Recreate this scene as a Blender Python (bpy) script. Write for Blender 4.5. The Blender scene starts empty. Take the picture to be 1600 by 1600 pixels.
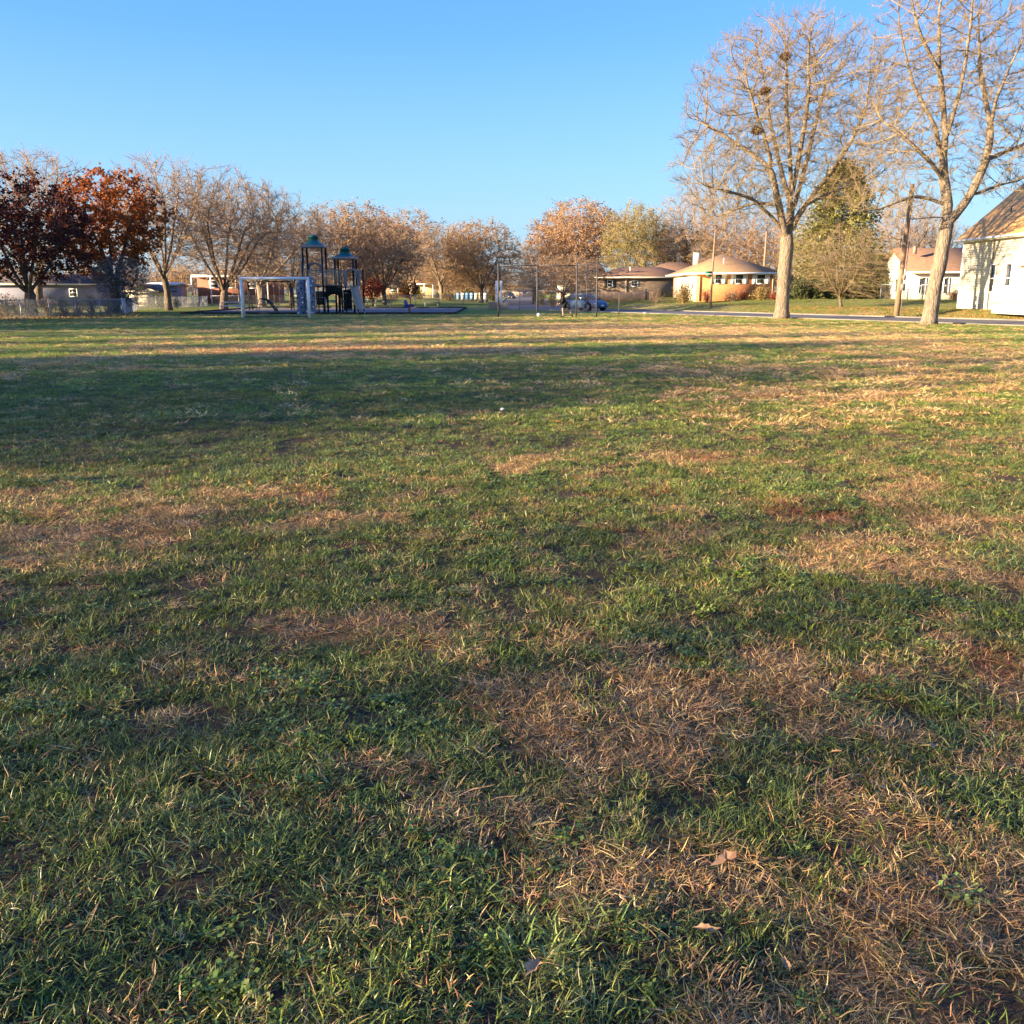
import bpy, math, random
import numpy as np
from mathutils import Vector, Matrix
R = math.radians
S = bpy.context.scene
C = S.collection
random.seed(7)

# ------------------------------------------------------------------ camera, world, sun, exposure
F, YH, HC = 1450.0, 456.0, 1.6            # focal length in photo pixels, horizon row, eye height
TH = math.atan((800 - YH) / F)
cam = bpy.data.cameras.new('camera'); cam.sensor_width = 36; cam.lens = 36 * F / 1600
cam.clip_end = 4000; cam.clip_start = 0.05
co = bpy.data.objects.new('camera', cam); C.objects.link(co)
co.location = (0, 0, HC); co.rotation_euler = (R(90) - TH, 0, 0); S.camera = co

SUN_EL, SUN_AZ = R(12), R(21)            # shadows run to the right and slightly away
sd = Vector((math.cos(SUN_AZ) * math.cos(SUN_EL), math.sin(SUN_AZ) * math.cos(SUN_EL), -math.sin(SUN_EL)))
w = bpy.data.worlds.new('World'); S.world = w; w.use_nodes = True
nt = w.node_tree; bg = nt.nodes['Background']
sky = nt.nodes.new('ShaderNodeTexSky'); sky.sky_type = 'NISHITA'; sky.sun_disc = False
sky.sun_elevation = SUN_EL
ts = -sd                                   # towards the sun
sky.sun_rotation = math.atan2(ts.x, ts.y)
sky.altitude = 0; sky.air_density = 1.0; sky.dust_density = 2.0; sky.ozone_density = 3.0
# late afternoon sky: the Nishita sky blended with the clear blue gradient that the photograph shows
stc = nt.nodes.new('ShaderNodeTexCoord'); sx = nt.nodes.new('ShaderNodeSeparateXYZ'); nt.links.new(stc.outputs['Generated'], sx.inputs[0])
sr_ = nt.nodes.new('ShaderNodeValToRGB'); el = sr_.color_ramp.elements
SKY = [(0.0, (1.6, 2.45, 3.1)), (.10, (.85, 1.90, 3.3)), (.24, (.22, 1.22, 3.5)), (.42, (.02, .66, 3.2)), (1.0, (.06, .45, 2.3))]
while len(el) < len(SKY): el.new(.5)
for i_, (p_, c_) in enumerate(SKY): el[i_].position = p_; el[i_].color = (*c_, 1)
nt.links.new(sx.outputs['Z'], sr_.inputs[0])
smx = nt.nodes.new('ShaderNodeMix'); smx.data_type = 'RGBA'; smx.inputs[0].default_value = .62
nt.links.new(sky.outputs[0], smx.inputs[6]); nt.links.new(sr_.outputs[0], smx.inputs[7]); nt.links.new(smx.outputs[2], bg.inputs[0]); bg.inputs[1].default_value = 0.08
sl = bpy.data.lights.new('sun', 'SUN'); sl.energy = 4.5; sl.angle = R(0.53); sl.color = (1.0, 0.76, 0.48)
so = bpy.data.objects.new('sun', sl); C.objects.link(so)
so.rotation_euler = sd.to_track_quat('-Z', 'Y').to_euler()
S.view_settings.view_transform = 'Standard'; S.view_settings.look = 'None'
S.view_settings.gamma = 1; S.view_settings.use_curve_mapping = False
S.view_settings.exposure = 2.25

# ------------------------------------------------------------------ pixel helpers (used to measure positions on the ground)
def ray(px, py):
    dx = px - 800; dz = 800 - py
    return (dx, F * math.cos(TH) + dz * math.sin(TH), -F * math.sin(TH) + dz * math.cos(TH))
def at(px, py, Y):
    a = ray(px, py); k = Y / a[1]
    return Vector((a[0] * k, Y, HC + a[2] * k))
def gat(px, py, z=0.0):
    a = ray(px, py); k = (z - HC) / a[2]
    return (a[0] * k, a[1] * k)
PPM = 1490.0
def X_at(px, Y): return (px - 800) / PPM * Y
def Z_at(py, Y): return HC + (YH - py) / PPM * Y

# ------------------------------------------------------------------ terrain
NE = np.array((24.6, 45.8)); SD = np.array((-0.477, 0.879)); SN = np.array((0.879, 0.477))
def street_u(x, y): return (x - NE[0]) * SN[0] + (y - NE[1]) * SN[1]
def sm(t):
    t = np.clip(t, 0, 1); return t * t * (3 - 2 * t)
def gz(x, y):
    x = np.asarray(x, float); y = np.asarray(y, float)
    u = street_u(x, y)
    right = sm((x - 9) / 4)
    z = (0.45 * sm((u - 9.2) / 4) + 0.45 * sm((u - 16) / 10)) * right
    z = z + 0.55 * sm((y - 118) / 30) * (1 - sm((x + 12) / 8))
    z = z - 0.0
    return z
def gzf(x, y): return float(gz(x, y))

# ------------------------------------------------------------------ noise in python
_rt = np.random.RandomState(3).rand(256, 256)
def vnoise(x, y):
    xi = np.floor(x).astype(int); yi = np.floor(y).astype(int)
    fx = x - xi; fy = y - yi; fx = fx * fx * (3 - 2 * fx); fy = fy * fy * (3 - 2 * fy)
    a = _rt[xi & 255, yi & 255]; b = _rt[(xi + 1) & 255, yi & 255]
    c = _rt[xi & 255, (yi + 1) & 255]; d = _rt[(xi + 1) & 255, (yi + 1) & 255]
    return (a * (1 - fx) + b * fx) * (1 - fy) + (c * (1 - fx) + d * fx) * fy
def fbm(x, y, o=4):
    s = 0; a = 0.5; t = 0
    for i in range(o):
        s = s + a * vnoise(x + 17.3 * i, y + 9.1 * i); t += a; a *= 0.55; x = x * 2.03; y = y * 2.03
    return s / t
# dry and green patches measured on the photo: (px, py, half width px, half height px, weight)
BL = [(1150, 1300, 380, 150, .30), (980, 1120, 220, 90, .25), (1480, 1450, 260, 170, .32), (820, 1330, 120, 90, .28),
      (1120, 1560, 240, 90, .3), (1280, 1060, 160, 60, .22), (1480, 800, 160, 60, .5), (1250, 660, 110, 14, .4), (830, 730, 120, 18, .38),
      (1560, 690, 70, 14, .35), (1000, 800, 90, 25, .2), (1070, 716, 90, 14, .35), (300, 800, 180, 45, .3), (60, 850, 160, 60, .34),
      (60, 765, 90, 15, .3), (540, 1000, 160, 30, .28), (560, 890, 90, 18, .22), (420, 545, 190, 12, .34), (700, 548, 200, 8, .3), (850, 512, 330, 12, .36),
      (1000, 580, 110, 8, .3), (1450, 560, 260, 30, .3), (1350, 610, 250, 22, .22), (150, 662, 60, 8, .25), (560, 800, 120, 25, .2),
      (1200, 520, 300, 12, .25), (1500, 1000, 150, 120, .16), (1350, 885, 200, 40, .2), (180, 1150, 60, 25, .2), (430, 1180, 50, 25, .2),
      (400, 640, 500, 55, -.3), (250, 1350, 330, 250, -.3), (800, 880, 330, 80, -.2), (200, 960, 260, 60, -.12), (1500, 1180, 60, 50, -.4),
      (1240, 1240, 70, 60, -.34), (1130, 1420, 90, 40, -.34), (1260, 960, 180, 50, -.24), (700, 1100, 80, 60, -.2), (1480, 1540, 80, 50, -.34), (1210, 1190, 80, 40, -.25),
      (960, 1480, 70, 60, -.25), (1220, 1520, 60, 40, -.25), (760, 590, 260, 30, -.2), (1100, 545, 200, 10, -.25)]
_B = []
for px, py, hw, hh, wt in BL:
    x0, y0 = gat(px, py); xa, _ = gat(px + hw, py); _, y1 = gat(px, py - hh); _, y2 = gat(px, min(py + hh, 1900))
    _B.append((x0, y0, abs(xa - x0), max((y1 - y2) / 2, .12), wt))
def dryness(x, y):
    d = 0.26 + 0.6 * (fbm(x * 0.55 + 40, y * 0.55 + 3, 3) - .5) + 1.15 * (fbm(x * 3.4 + 5, y * 3.4 + 70, 4) - .5)
    xw = x + 0.5 * (fbm(x * 1.3, y * 1.3, 2) - .5); yw = y + 0.5 * (fbm(x * 1.3 + 50, y * 1.3, 2) - .5)
    for bx, by, rx, ry, wt in _B:
        q = ((xw - bx) / rx) ** 2 + ((yw - by) / ry) ** 2
        d = d + .95 * wt * np.exp(-q * 0.9)
    return np.clip(d, 0, 1)
def rust(x, y):
    r = 0 * x
    for px, py, hw, hh in ((1070, 716, 60, 8), (1020, 775, 70, 12), (1280, 800, 130, 22), (480, 772, 40, 8), (600, 548, 90, 5), (430, 550, 130, 6), (1560, 1030, 60, 40)):
        x0, y0 = gat(px, py); xa, _ = gat(px + hw, py); _, y1 = gat(px, py - hh); _, y2 = gat(px, py + hh)
        q = ((x - x0) / abs(xa - x0)) ** 2 + ((y - y0) / max((y1 - y2) / 2, .1)) ** 2
        r = np.maximum(r, np.exp(-q))
    return r * sm((fbm(x * 4 + 9, y * 4 + 2, 3) - .35) / .3)
def bare(x, y):       # bare soil spots
    b = sm((fbm(x * 3.3 + 90, y * 3.3 + 33, 3) - .64) / .08)
    return b * (np.hypot(x, y) < 14)

# ------------------------------------------------------------------ materials
MATS = {}
def mat(name, col, rough=.8, var=.25, scale=6.0, bump=0.0, bscale=40.0, spec=.3, metal=0.0, col2=None, coords='Object', stretch=None, trans=0.0, detail=6):
    if name in MATS: return MATS[name]
    m = bpy.data.materials.new(name); m.use_nodes = True; n = m.node_tree.nodes; l = m.node_tree.links
    b = n['Principled BSDF']; b.inputs['Roughness'].default_value = rough
    b.inputs['Specular IOR Level'].default_value = spec; b.inputs['Metallic'].default_value = metal
    tc = n.new('ShaderNodeTexCoord'); mp = n.new('ShaderNodeMapping'); l.new(tc.outputs[coords], mp.inputs[0])
    if stretch: mp.inputs['Scale'].default_value = stretch
    nz = n.new('ShaderNodeTexNoise'); nz.inputs['Scale'].default_value = scale; nz.inputs['Detail'].default_value = detail
    nz.inputs['Roughness'].default_value = .65
    l.new(mp.outputs[0], nz.inputs['Vector'])
    if col2 is None:
        c1 = tuple(c * (1 - var) for c in col); c2 = tuple(min(1, c * (1 + var)) for c in col)
    else: c1, c2 = col, col2
    mx = n.new('ShaderNodeValToRGB'); e = mx.color_ramp.elements
    e[0].position = .32; e[1].position = .68; e[0].color = (*c1, 1); e[1].color = (*c2, 1)
    l.new(nz.outputs['Fac'], mx.inputs[0]); l.new(mx.outputs[0], b.inputs['Base Color'])
    if bump:
        nb = n.new('ShaderNodeTexNoise'); nb.inputs['Scale'].default_value = bscale; nb.inputs['Detail'].default_value = 4
        l.new(mp.outputs[0], nb.inputs['Vector'])
        bp = n.new('ShaderNodeBump'); bp.inputs['Strength'].default_value = bump; bp.inputs['Distance'].default_value = .03
        l.new(nb.outputs['Fac'], bp.inputs['Height']); l.new(bp.outputs[0], b.inputs['Normal'])
    if trans:
        tr = n.new('ShaderNodeBsdfTranslucent'); l.new(mx.outputs[0], tr.inputs[0])
        ms = n.new('ShaderNodeMixShader'); ms.inputs[0].default_value = trans
        l.new(b.outputs[0], ms.inputs[1]); l.new(tr.outputs[0], ms.inputs[2])
        l.new(ms.outputs[0], n['Material Output'].inputs[0])
    MATS[name] = m; return m
def bark_mat(name, c1, c2, sc=3.0):
    """ridged bark: vertical stretched noise and voronoi furrows"""
    m = mat(name, c1, .9, col2=c2, scale=sc, spec=.1, stretch=(3, 3, .7), bump=1, bscale=7, detail=9)
    for nd in m.node_tree.nodes:
        if nd.type == 'BUMP': nd.inputs['Distance'].default_value = .12
    return m
def leaf_mat(name, cols, trans=.3, nscale=.8):
    """leaf colour varies leaf by leaf (random per island) and in broad clumps"""
    if name in MATS: return MATS[name]
    m = bpy.data.materials.new(name); m.use_nodes = True; n = m.node_tree.nodes; l = m.node_tree.links
    b = n['Principled BSDF']; b.inputs['Roughness'].default_value = .6; b.inputs['Specular IOR Level'].default_value = .2
    g = n.new('ShaderNodeNewGeometry'); tc = n.new('ShaderNodeTexCoord'); nz = n.new('ShaderNodeTexNoise'); nz.inputs['Scale'].default_value = nscale
    l.new(tc.outputs['Object'], nz.inputs['Vector'])
    a = n.new('ShaderNodeMath'); a.operation = 'MULTIPLY_ADD'; l.new(nz.outputs['Fac'], a.inputs[0]); a.inputs[1].default_value = 1.5; a.inputs[2].default_value = -.55
    a2 = n.new('ShaderNodeMath'); a2.operation = 'MULTIPLY_ADD'; l.new(g.outputs['Random Per Island'], a2.inputs[0]); a2.inputs[1].default_value = .6
    l.new(a.outputs[0], a2.inputs[2])
    cr = n.new('ShaderNodeValToRGB'); e = cr.color_ramp.elements
    while len(e) < len(cols): e.new(.5)
    for i, c in enumerate(cols): e[i].position = i / (len(cols) - 1); e[i].color = (*c, 1)
    l.new(a2.outputs[0], cr.inputs[0]); l.new(cr.outputs[0], b.inputs['Base Color'])
    tr = n.new('ShaderNodeBsdfTranslucent'); l.new(cr.outputs[0], tr.inputs[0])
    ms = n.new('ShaderNodeMixShader'); ms.inputs[0].default_value = trans
    l.new(b.outputs[0], ms.inputs[1]); l.new(tr.outputs[0], ms.inputs[2]); l.new(ms.outputs[0], n['Material Output'].inputs[0])
    MATS[name] = m; return m
def grass_mat(name, trans=.3, rough=.55):
    """blade colour comes with each tuft (its own species and dryness), varied blade by blade"""
    m = bpy.data.materials.new(name); m.use_nodes = True; n = m.node_tree.nodes; l = m.node_tree.links
    b = n['Principled BSDF']; b.inputs['Roughness'].default_value = rough; b.inputs['Specular IOR Level'].default_value = .35
    at_ = n.new('ShaderNodeAttribute'); at_.attribute_type = 'INSTANCER'; at_.attribute_name = 'tint'
    g = n.new('ShaderNodeNewGeometry')
    hs = n.new('ShaderNodeHueSaturation'); l.new(at_.outputs['Color'], hs.inputs['Color'])
    mr = n.new('ShaderNodeMapRange'); l.new(g.outputs['Random Per Island'], mr.inputs[0]); mr.inputs[3].default_value = .35; mr.inputs[4].default_value = 1.75
    l.new(mr.outputs[0], hs.inputs['Value'])
    mh = n.new('ShaderNodeMath'); mh.operation = 'MULTIPLY'; mh.inputs[1].default_value = 7.31; l.new(g.outputs['Random Per Island'], mh.inputs[0])
    fr = n.new('ShaderNodeMath'); fr.operation = 'FRACT'; l.new(mh.outputs[0], fr.inputs[0])
    mr2 = n.new('ShaderNodeMapRange'); l.new(fr.outputs[0], mr2.inputs[0]); mr2.inputs[3].default_value = .465; mr2.inputs[4].default_value = .52
    l.new(mr2.outputs[0], hs.inputs['Hue'])
    l.new(hs.outputs[0], b.inputs['Base Color'])
    tr = n.new('ShaderNodeBsdfTranslucent'); l.new(hs.outputs[0], tr.inputs[0])
    ms = n.new('ShaderNodeMixShader'); ms.inputs[0].default_value = trans
    l.new(b.outputs[0], ms.inputs[1]); l.new(tr.outputs[0], ms.inputs[2]); l.new(ms.outputs[0], n['Material Output'].inputs[0])
    return m
def band_mat(name, c1, c2, pitch, axis='Z', bump=.6, var_scale=2.0, rough=.8, streak=(1, 1, 1)):
    """rows (clapboards, shingle courses) as fine relief plus weathering noise"""
    if name in MATS: return MATS[name]
    m = mat(name, c1, rough, col2=c2, scale=var_scale, stretch=streak, spec=.15)
    n = m.node_tree.nodes; l = m.node_tree.links; b = n['Principled BSDF']
    tc = n.new('ShaderNodeTexCoord'); sp = n.new('ShaderNodeSeparateXYZ'); l.new(tc.outputs['Object'], sp.inputs[0])
    dv = n.new('ShaderNodeMath'); dv.operation = 'DIVIDE'; l.new(sp.outputs[axis], dv.inputs[0]); dv.inputs[1].default_value = pitch
    fr = n.new('ShaderNodeMath'); fr.operation = 'FRACT'; l.new(dv.outputs[0], fr.inputs[0])
    bp = n.new('ShaderNodeBump'); bp.inputs['Strength'].default_value = bump; bp.inputs['Distance'].default_value = .02
    l.new(fr.outputs[0], bp.inputs['Height']); l.new(bp.outputs[0], b.inputs['Normal'])
    return m

# ------------------------------------------------------------------ mesh builder
class MB:
    def __init__(s): s.v = []; s.f = []; s.n = 0; s.fl = []
    def add(s, v, f):
        v = np.asarray(v, float).reshape(-1, 3); s.v.append(v)
        s.fl.append((np.asarray(f, int) + s.n)) if isinstance(f, np.ndarray) else s.f.extend([tuple(i + s.n for i in q) for q in f])
        s.n += len(v); return s
    def box(s, c, d, rz=0, taper=1.0, tilt=None):
        x, y, z = d[0] / 2, d[1] / 2, d[2] / 2; t = taper
        v = np.array([(-x, -y, -z), (x, -y, -z), (x, y, -z), (-x, y, -z), (-x * t, -y * t, z), (x * t, -y * t, z), (x * t, y * t, z), (-x * t, y * t, z)])
        if tilt is not None:
            m = np.array(tilt.to_matrix()); v = v @ m.T
        if rz:
            cs, sn = math.cos(rz), math.sin(rz); v = v @ np.array([(cs, sn, 0), (-sn, cs, 0), (0, 0, 1)])
        return s.add(v + np.array(c), [(0, 3, 2, 1), (4, 5, 6, 7), (0, 1, 5, 4), (1, 2, 6, 5), (2, 3, 7, 6), (3, 0, 4, 7)])
    def span(s, a, b): # box from corner to corner
        a = np.array(a, float); b = np.array(b, float); return s.box((a + b) / 2, np.abs(b - a))
    def tube(s, pts, rs, n=8, cap=True):
        pts = np.asarray(pts, float); k = len(pts)
        if np.isscalar(rs): rs = [rs] * k
        d = np.gradient(pts, axis=0); d /= np.linalg.norm(d, axis=1)[:, None] + 1e-9
        h = np.array((.31, .52, .79)); 
        if abs(np.dot(d[0], h)) > .9: h = np.array((.9, -.4, .1))
        V = []
        a = np.linspace(0, 2 * math.pi, n, endpoint=False)
        for i in range(k):
            u = np.cross(d[i], h); u /= np.linalg.norm(u) + 1e-9; v = np.cross(d[i], u)
            V.append(pts[i] + rs[i] * (np.outer(np.cos(a), u) + np.outer(np.sin(a), v)))
        f = [(i * n + j, i * n + (j + 1) % n, (i + 1) * n + (j + 1) % n, (i + 1) * n + j) for i in range(k - 1) for j in range(n)]
        if cap: f += [tuple(range(n))[::-1], tuple((k - 1) * n + j for j in range(n))]
        return s.add(np.vstack(V), f)
    def cyl(s, a, b, r, n=10, r2=None): return s.tube([a, b], [r, r if r2 is None else r2], n)
    def prism(s, poly, z0, z1): # polygon in xy, extruded
        k = len(poly); v = [(x, y, z0) for x, y in poly] + [(x, y, z1) for x, y in poly]
        f = [tuple(range(k))[::-1], tuple(range(k, 2 * k))] + [(i, (i + 1) % k, k + (i + 1) % k, k + i) for i in range(k)]
        return s.add(v, f)
    def prism_y(s, poly, y0, y1): # polygon in xz, extruded along y
        k = len(poly); v = [(x, y0, z) for x, z in poly] + [(x, y1, z) for x, z in poly]
        f = [tuple(range(k)), tuple(range(k, 2 * k))[::-1]] + [(i, k + i, k + (i + 1) % k, (i + 1) % k) for i in range(k)]
        return s.add(v, f)
    def ball(s, c, r, nu=12, nv=8, sq=(1, 1, 1)):
        V = []; f = []
        for i in range(nv + 1):
            p = math.pi * i / nv
            for j in range(nu):
                q = 2 * math.pi * j / nu
                V.append((c[0] + r * sq[0] * math.sin(p) * math.cos(q), c[1] + r * sq[1] * math.sin(p) * math.sin(q), c[2] + r * sq[2] * math.cos(p)))
        for i in range(nv):
            for j in range(nu): f.append((i * nu + j, (i + 1) * nu + j, (i + 1) * nu + (j + 1) % nu, i * nu + (j + 1) % nu))
        return s.add(V, f)
    def mesh(s, name):
        me = bpy.data.meshes.new(name); V = np.vstack(s.v) if s.v else np.zeros((0, 3))
        loops = []; tot = []
        for a in s.fl: loops.append(a.reshape(-1)); tot.append(np.full(len(a), a.shape[1]))
        if s.f:
            loops.append(np.array([i for q in s.f for i in q])); tot.append(np.array([len(q) for q in s.f]))
        L = np.concatenate(loops); T = np.concatenate(tot)
        me.vertices.add(len(V)); me.vertices.foreach_set('co', V.astype(np.float32).ravel())
        me.loops.add(len(L)); me.loops.foreach_set('vertex_index', L.astype(np.int32))
        me.polygons.add(len(T)); me.polygons.foreach_set('loop_start', (np.cumsum(T) - T).astype(np.int32))
        me.polygons.foreach_set('loop_total', T.astype(np.int32))
        me.update(calc_edges=True); return me
    def build(s, name, m, parent=None, smooth=False, **k):
        me = s.mesh(name); me.materials.append(m)
        if smooth: me.polygons.foreach_set('use_smooth', np.ones(len(me.polygons), bool))
        return link(name, me, parent, **k)
def link(name, me, parent=None, kind=None, label=None):
    o = bpy.data.objects.new(name, me); C.objects.link(o)
    if parent is not None: o.parent = parent
    if kind: o['kind'] = kind
    if label: o['label'] = label
    return o
def tag(o, label, cat, group=None, kind=None):
    if kind: o['kind'] = kind
    o['label'] = label; o['category'] = cat
    if group: o['group'] = group
    return o
def thing(name, label, cat, loc=(0, 0, 0), rz=0, group=None, kind=None):
    o = bpy.data.objects.new(name, None); C.objects.link(o); o.empty_display_size = .3
    o.location = loc; o.rotation_euler = (0, 0, rz); return tag(o, label, cat, group, kind)
def copy_tree(o, parent=None):
    c = o.copy(); C.objects.link(c)
    if parent is not None: c.parent = parent
    for ch in list(o.children): copy_tree(ch, c)
    return c
def bevel(o, w=.01, seg=2):
    b = o.modifiers.new('bevel', 'BEVEL'); b.width = w; b.segments = seg; b.limit_method = 'ANGLE'; return o

# ------------------------------------------------------------------ ground
def axis_pts(n, b, lo, hi, c0):
    a0 = math.asinh((lo - c0) / b); a1 = math.asinh((hi - c0) / b)
    return c0 + b * np.sinh(np.linspace(a0, a1, n))
gx = axis_pts(400, 3.0, -900, 900, 0); gy = axis_pts(420, 3.2, -120, 1500, 3)
GX, GY = np.meshgrid(gx, gy)
rl = 0.05 * (fbm(GX * .6, GY * .6, 3) - .5) + 0.035 * (fbm(GX * 3, GY * 3, 2) - .5)
rfade = sm((-1.2 - street_u(GX, GY)) / 1.5) * (1 - sm((GY - 55) / 10))
def relief(x, y):
    return (0.05 * (fbm(x * .6, y * .6, 3) - .5) + 0.035 * (fbm(x * 3, y * 3, 2) - .5)) * sm((-1.2 - street_u(x, y)) / 1.5) * (1 - sm((y - 55) / 10))
GZ = gz(GX, GY) + rl * rfade
V = np.stack([GX, GY, GZ], -1).reshape(-1, 3)
ny, nx = GX.shape; I = np.arange(ny * nx).reshape(ny, nx)
Q = np.stack([I[:-1, :-1], I[:-1, 1:], I[1:, 1:], I[1:, :-1]], -1).reshape(-1, 4)
gm = bpy.data.materials.new('turf_soil'); gm.use_nodes = True
n = gm.node_tree.nodes; l = gm.node_tree.links; b = n['Principled BSDF']; b.inputs['Roughness'].default_value = .95; b.inputs['Specular IOR Level'].default_value = .1
ad = n.new('ShaderNodeAttribute'); ad.attribute_name = 'dry'; af = n.new('ShaderNodeAttribute'); af.attribute_name = 'far'
tc = n.new('ShaderNodeTexCoord')
n1 = n.new('ShaderNodeTexNoise'); n1.inputs['Scale'].default_value = 60; n1.inputs['Detail'].default_value = 8; n1.inputs['Roughness'].default_value = .75; l.new(tc.outputs['Object'], n1.inputs['Vector'])
n2 = n.new('ShaderNodeTexNoise'); n2.inputs['Scale'].default_value = 3.5; n2.inputs['Detail'].default_value = 8; n2.inputs['Roughness'].default_value = .7; l.new(tc.outputs['Object'], n2.inputs['Vector'])
def ramp(src, p0, p1, c0, c1):
    r = n.new('ShaderNodeValToRGB'); e = r.color_ramp.elements; e[0].position = p0; e[1].position = p1; e[0].color = (*c0, 1); e[1].color = (*c1, 1); l.new(src, r.inputs[0]); return r.outputs[0]
def mixc(f, a, b_):
    m = n.new('ShaderNodeMix'); m.data_type = 'RGBA'; l.new(f, m.inputs[0]); l.new(a, m.inputs[6]); l.new(b_, m.inputs[7]); return m.outputs[2]
soil = ramp(n1.outputs['Fac'], .3, .7, (.022, .016, .011), (.12, .085, .06))
thatch = ramp(n1.outputs['Fac'], .3, .7, (.06, .042, .022), (.26, .175, .085))
nearc = mixc(ad.outputs['Fac'], soil, thatch)
fgreen = ramp(n2.outputs['Fac'], .3, .7, (.11, .16, .03), (.21, .25, .05)); ftan = ramp(n2.outputs['Fac'], .3, .7, (.27, .20, .09), (.48, .365, .18))
farc = mixc(ad.outputs['Fac'], fgreen, ftan)
fin = mixc(af.outputs['Fac'], nearc, farc); l.new(fin, b.inputs['Base Color'])
bp = n.new('ShaderNodeBump'); bp.inputs['Strength'].default_value = .7; bp.inputs['Distance'].default_value = .03; l.new(n1.outputs['Fac'], bp.inputs['Height']); l.new(bp.outputs[0], b.inputs['Normal'])
g = MB(); g.add(V, Q); ground = g.build('ground', gm, smooth=True, kind='structure')
dr = dryness(GX, GY); dr = np.where(GY > 70, np.clip(.25 + 1.0 * (fbm(GX * .13, GY * .13, 3) - .4), 0, 1), dr)
for nm, arr in (('dry', sm((dr - .25) / .5)), ('far', sm((np.hypot(GX, GY) - 7) / 25))):
    a = ground.data.attributes.new(nm, 'FLOAT', 'POINT'); a.data.foreach_set('value', arr.astype(np.float32).ravel())

# ------------------------------------------------------------------ streets, kerbs, pavements
asph = mat('asphalt', (.12, .115, .115), .9, col2=(.19, .18, .175), scale=1.2, bump=.3, bscale=90, spec=.2)
conc = mat('kerb_concrete', (.17, .155, .135), .85, col2=(.25, .23, .20), scale=3, bump=.2, bscale=60)
def sp(u, t): return (NE[0] + SN[0] * u + SD[0] * t, NE[1] + SN[1] * u + SD[1] * t)
T1 = 52.2                                   # where the side street leaves
rd = MB(); v = []; f = []
for i, t in enumerate(np.linspace(-120, T1 + 8, 60)):
    a = sp(0, t); c = sp(7.0, t); v += [(a[0], a[1], .012), (c[0], c[1], .012)]
f = [(2 * i, 2 * i + 1, 2 * i + 3, 2 * i + 2) for i in range(59)]
rd.add(v, f); rd.build('road', asph, kind='structure')
rd = MB(); rd.add([(-1.5, 88, .016), (7.2, 82, .016), (7.2, 700, .016), (-1.5, 700, .016)], [(0, 1, 2, 3)])
rd.build('side_road', asph, kind='structure')
kb = MB()
def kerb_line(a, c, h=.09, wdt=.16):
    a = Vector((*a, 0)); c = Vector((*c, 0)); d = c - a; L = d.length; ang = math.atan2(d.y, d.x)
    k = max(1, int(L / 6))
    for i in range(k):
        p = a + d * ((i + .5) / k); kb.box((p.x, p.y, h / 2 - .01), (L / k - .012, wdt, h + .02), rz=ang)
kerb_line(sp(-.08, -110), sp(-.08, T1 - 1), .05); kerb_line(sp(7.08, -110), sp(7.08, 41))
kerb_line((7.28, 88), (7.28, 330)); kerb_line((-1.58, 96), (-1.58, 330))
kb.build('kerb', conc, kind='structure')
# gutter pan: paler concrete strip along the far kerb, and a driveway apron
gp = MB()
for u0, u1 in ((6.5, 7.0),):
    v = []; 
    for t in np.linspace(-110, 40, 40):
        a = sp(u0, t); c = sp(u1, t); v += [(a[0], a[1], .02), (c[0], c[1], .02)]
    gp.add(v, [(2 * i, 2 * i + 1, 2 * i + 3, 2 * i + 2) for i in range(39)])
gp.build('gutter', conc, kind='structure')

# ------------------------------------------------------------------ playground surface
mulch = mat('mulch', (.13, .115, .11), .95, col2=(.24, .21, .20), scale=9, bump=.6, bscale=30)
pg = MB(); pg.add([(-24.5, 70.2, .03), (-4.2, 70.2, .03), (-4.6, 96, .03), (-26, 96, .03)], [(0, 1, 2, 3)]); pg.build('play_surface', mulch, kind='structure')
timber = mat('border_timber', (.03, .027, .025), .8)
def border(a, c):
    d = Vector(c) - Vector(a); L = d.length; k = int(L / 1.8); ang = math.atan2(d.y, d.x)
    m = MB()
    for i in range(k):
        p = Vector(a) + d * ((i + .5) / k); m.box((p.x, p.y, .07), (L / k - .03, .10, .14), rz=ang)
    tag(m.build('border', timber), BORD.pop(0), 'edging', 'black borders round the play area')
BORD = ['low black plastic border along the near side of the play area', 'low black border along the right end of the play area', 'low black border along the far side of the play area', 'low black border at the left end of the play area']
border((-24.5, 70.0), (-4.2, 70.0)); border((-4.2, 70.2), (-4.6, 96)); border((-4.6, 96), (-26, 96)); border((-26, 96), (-24.5, 70.2))

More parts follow.
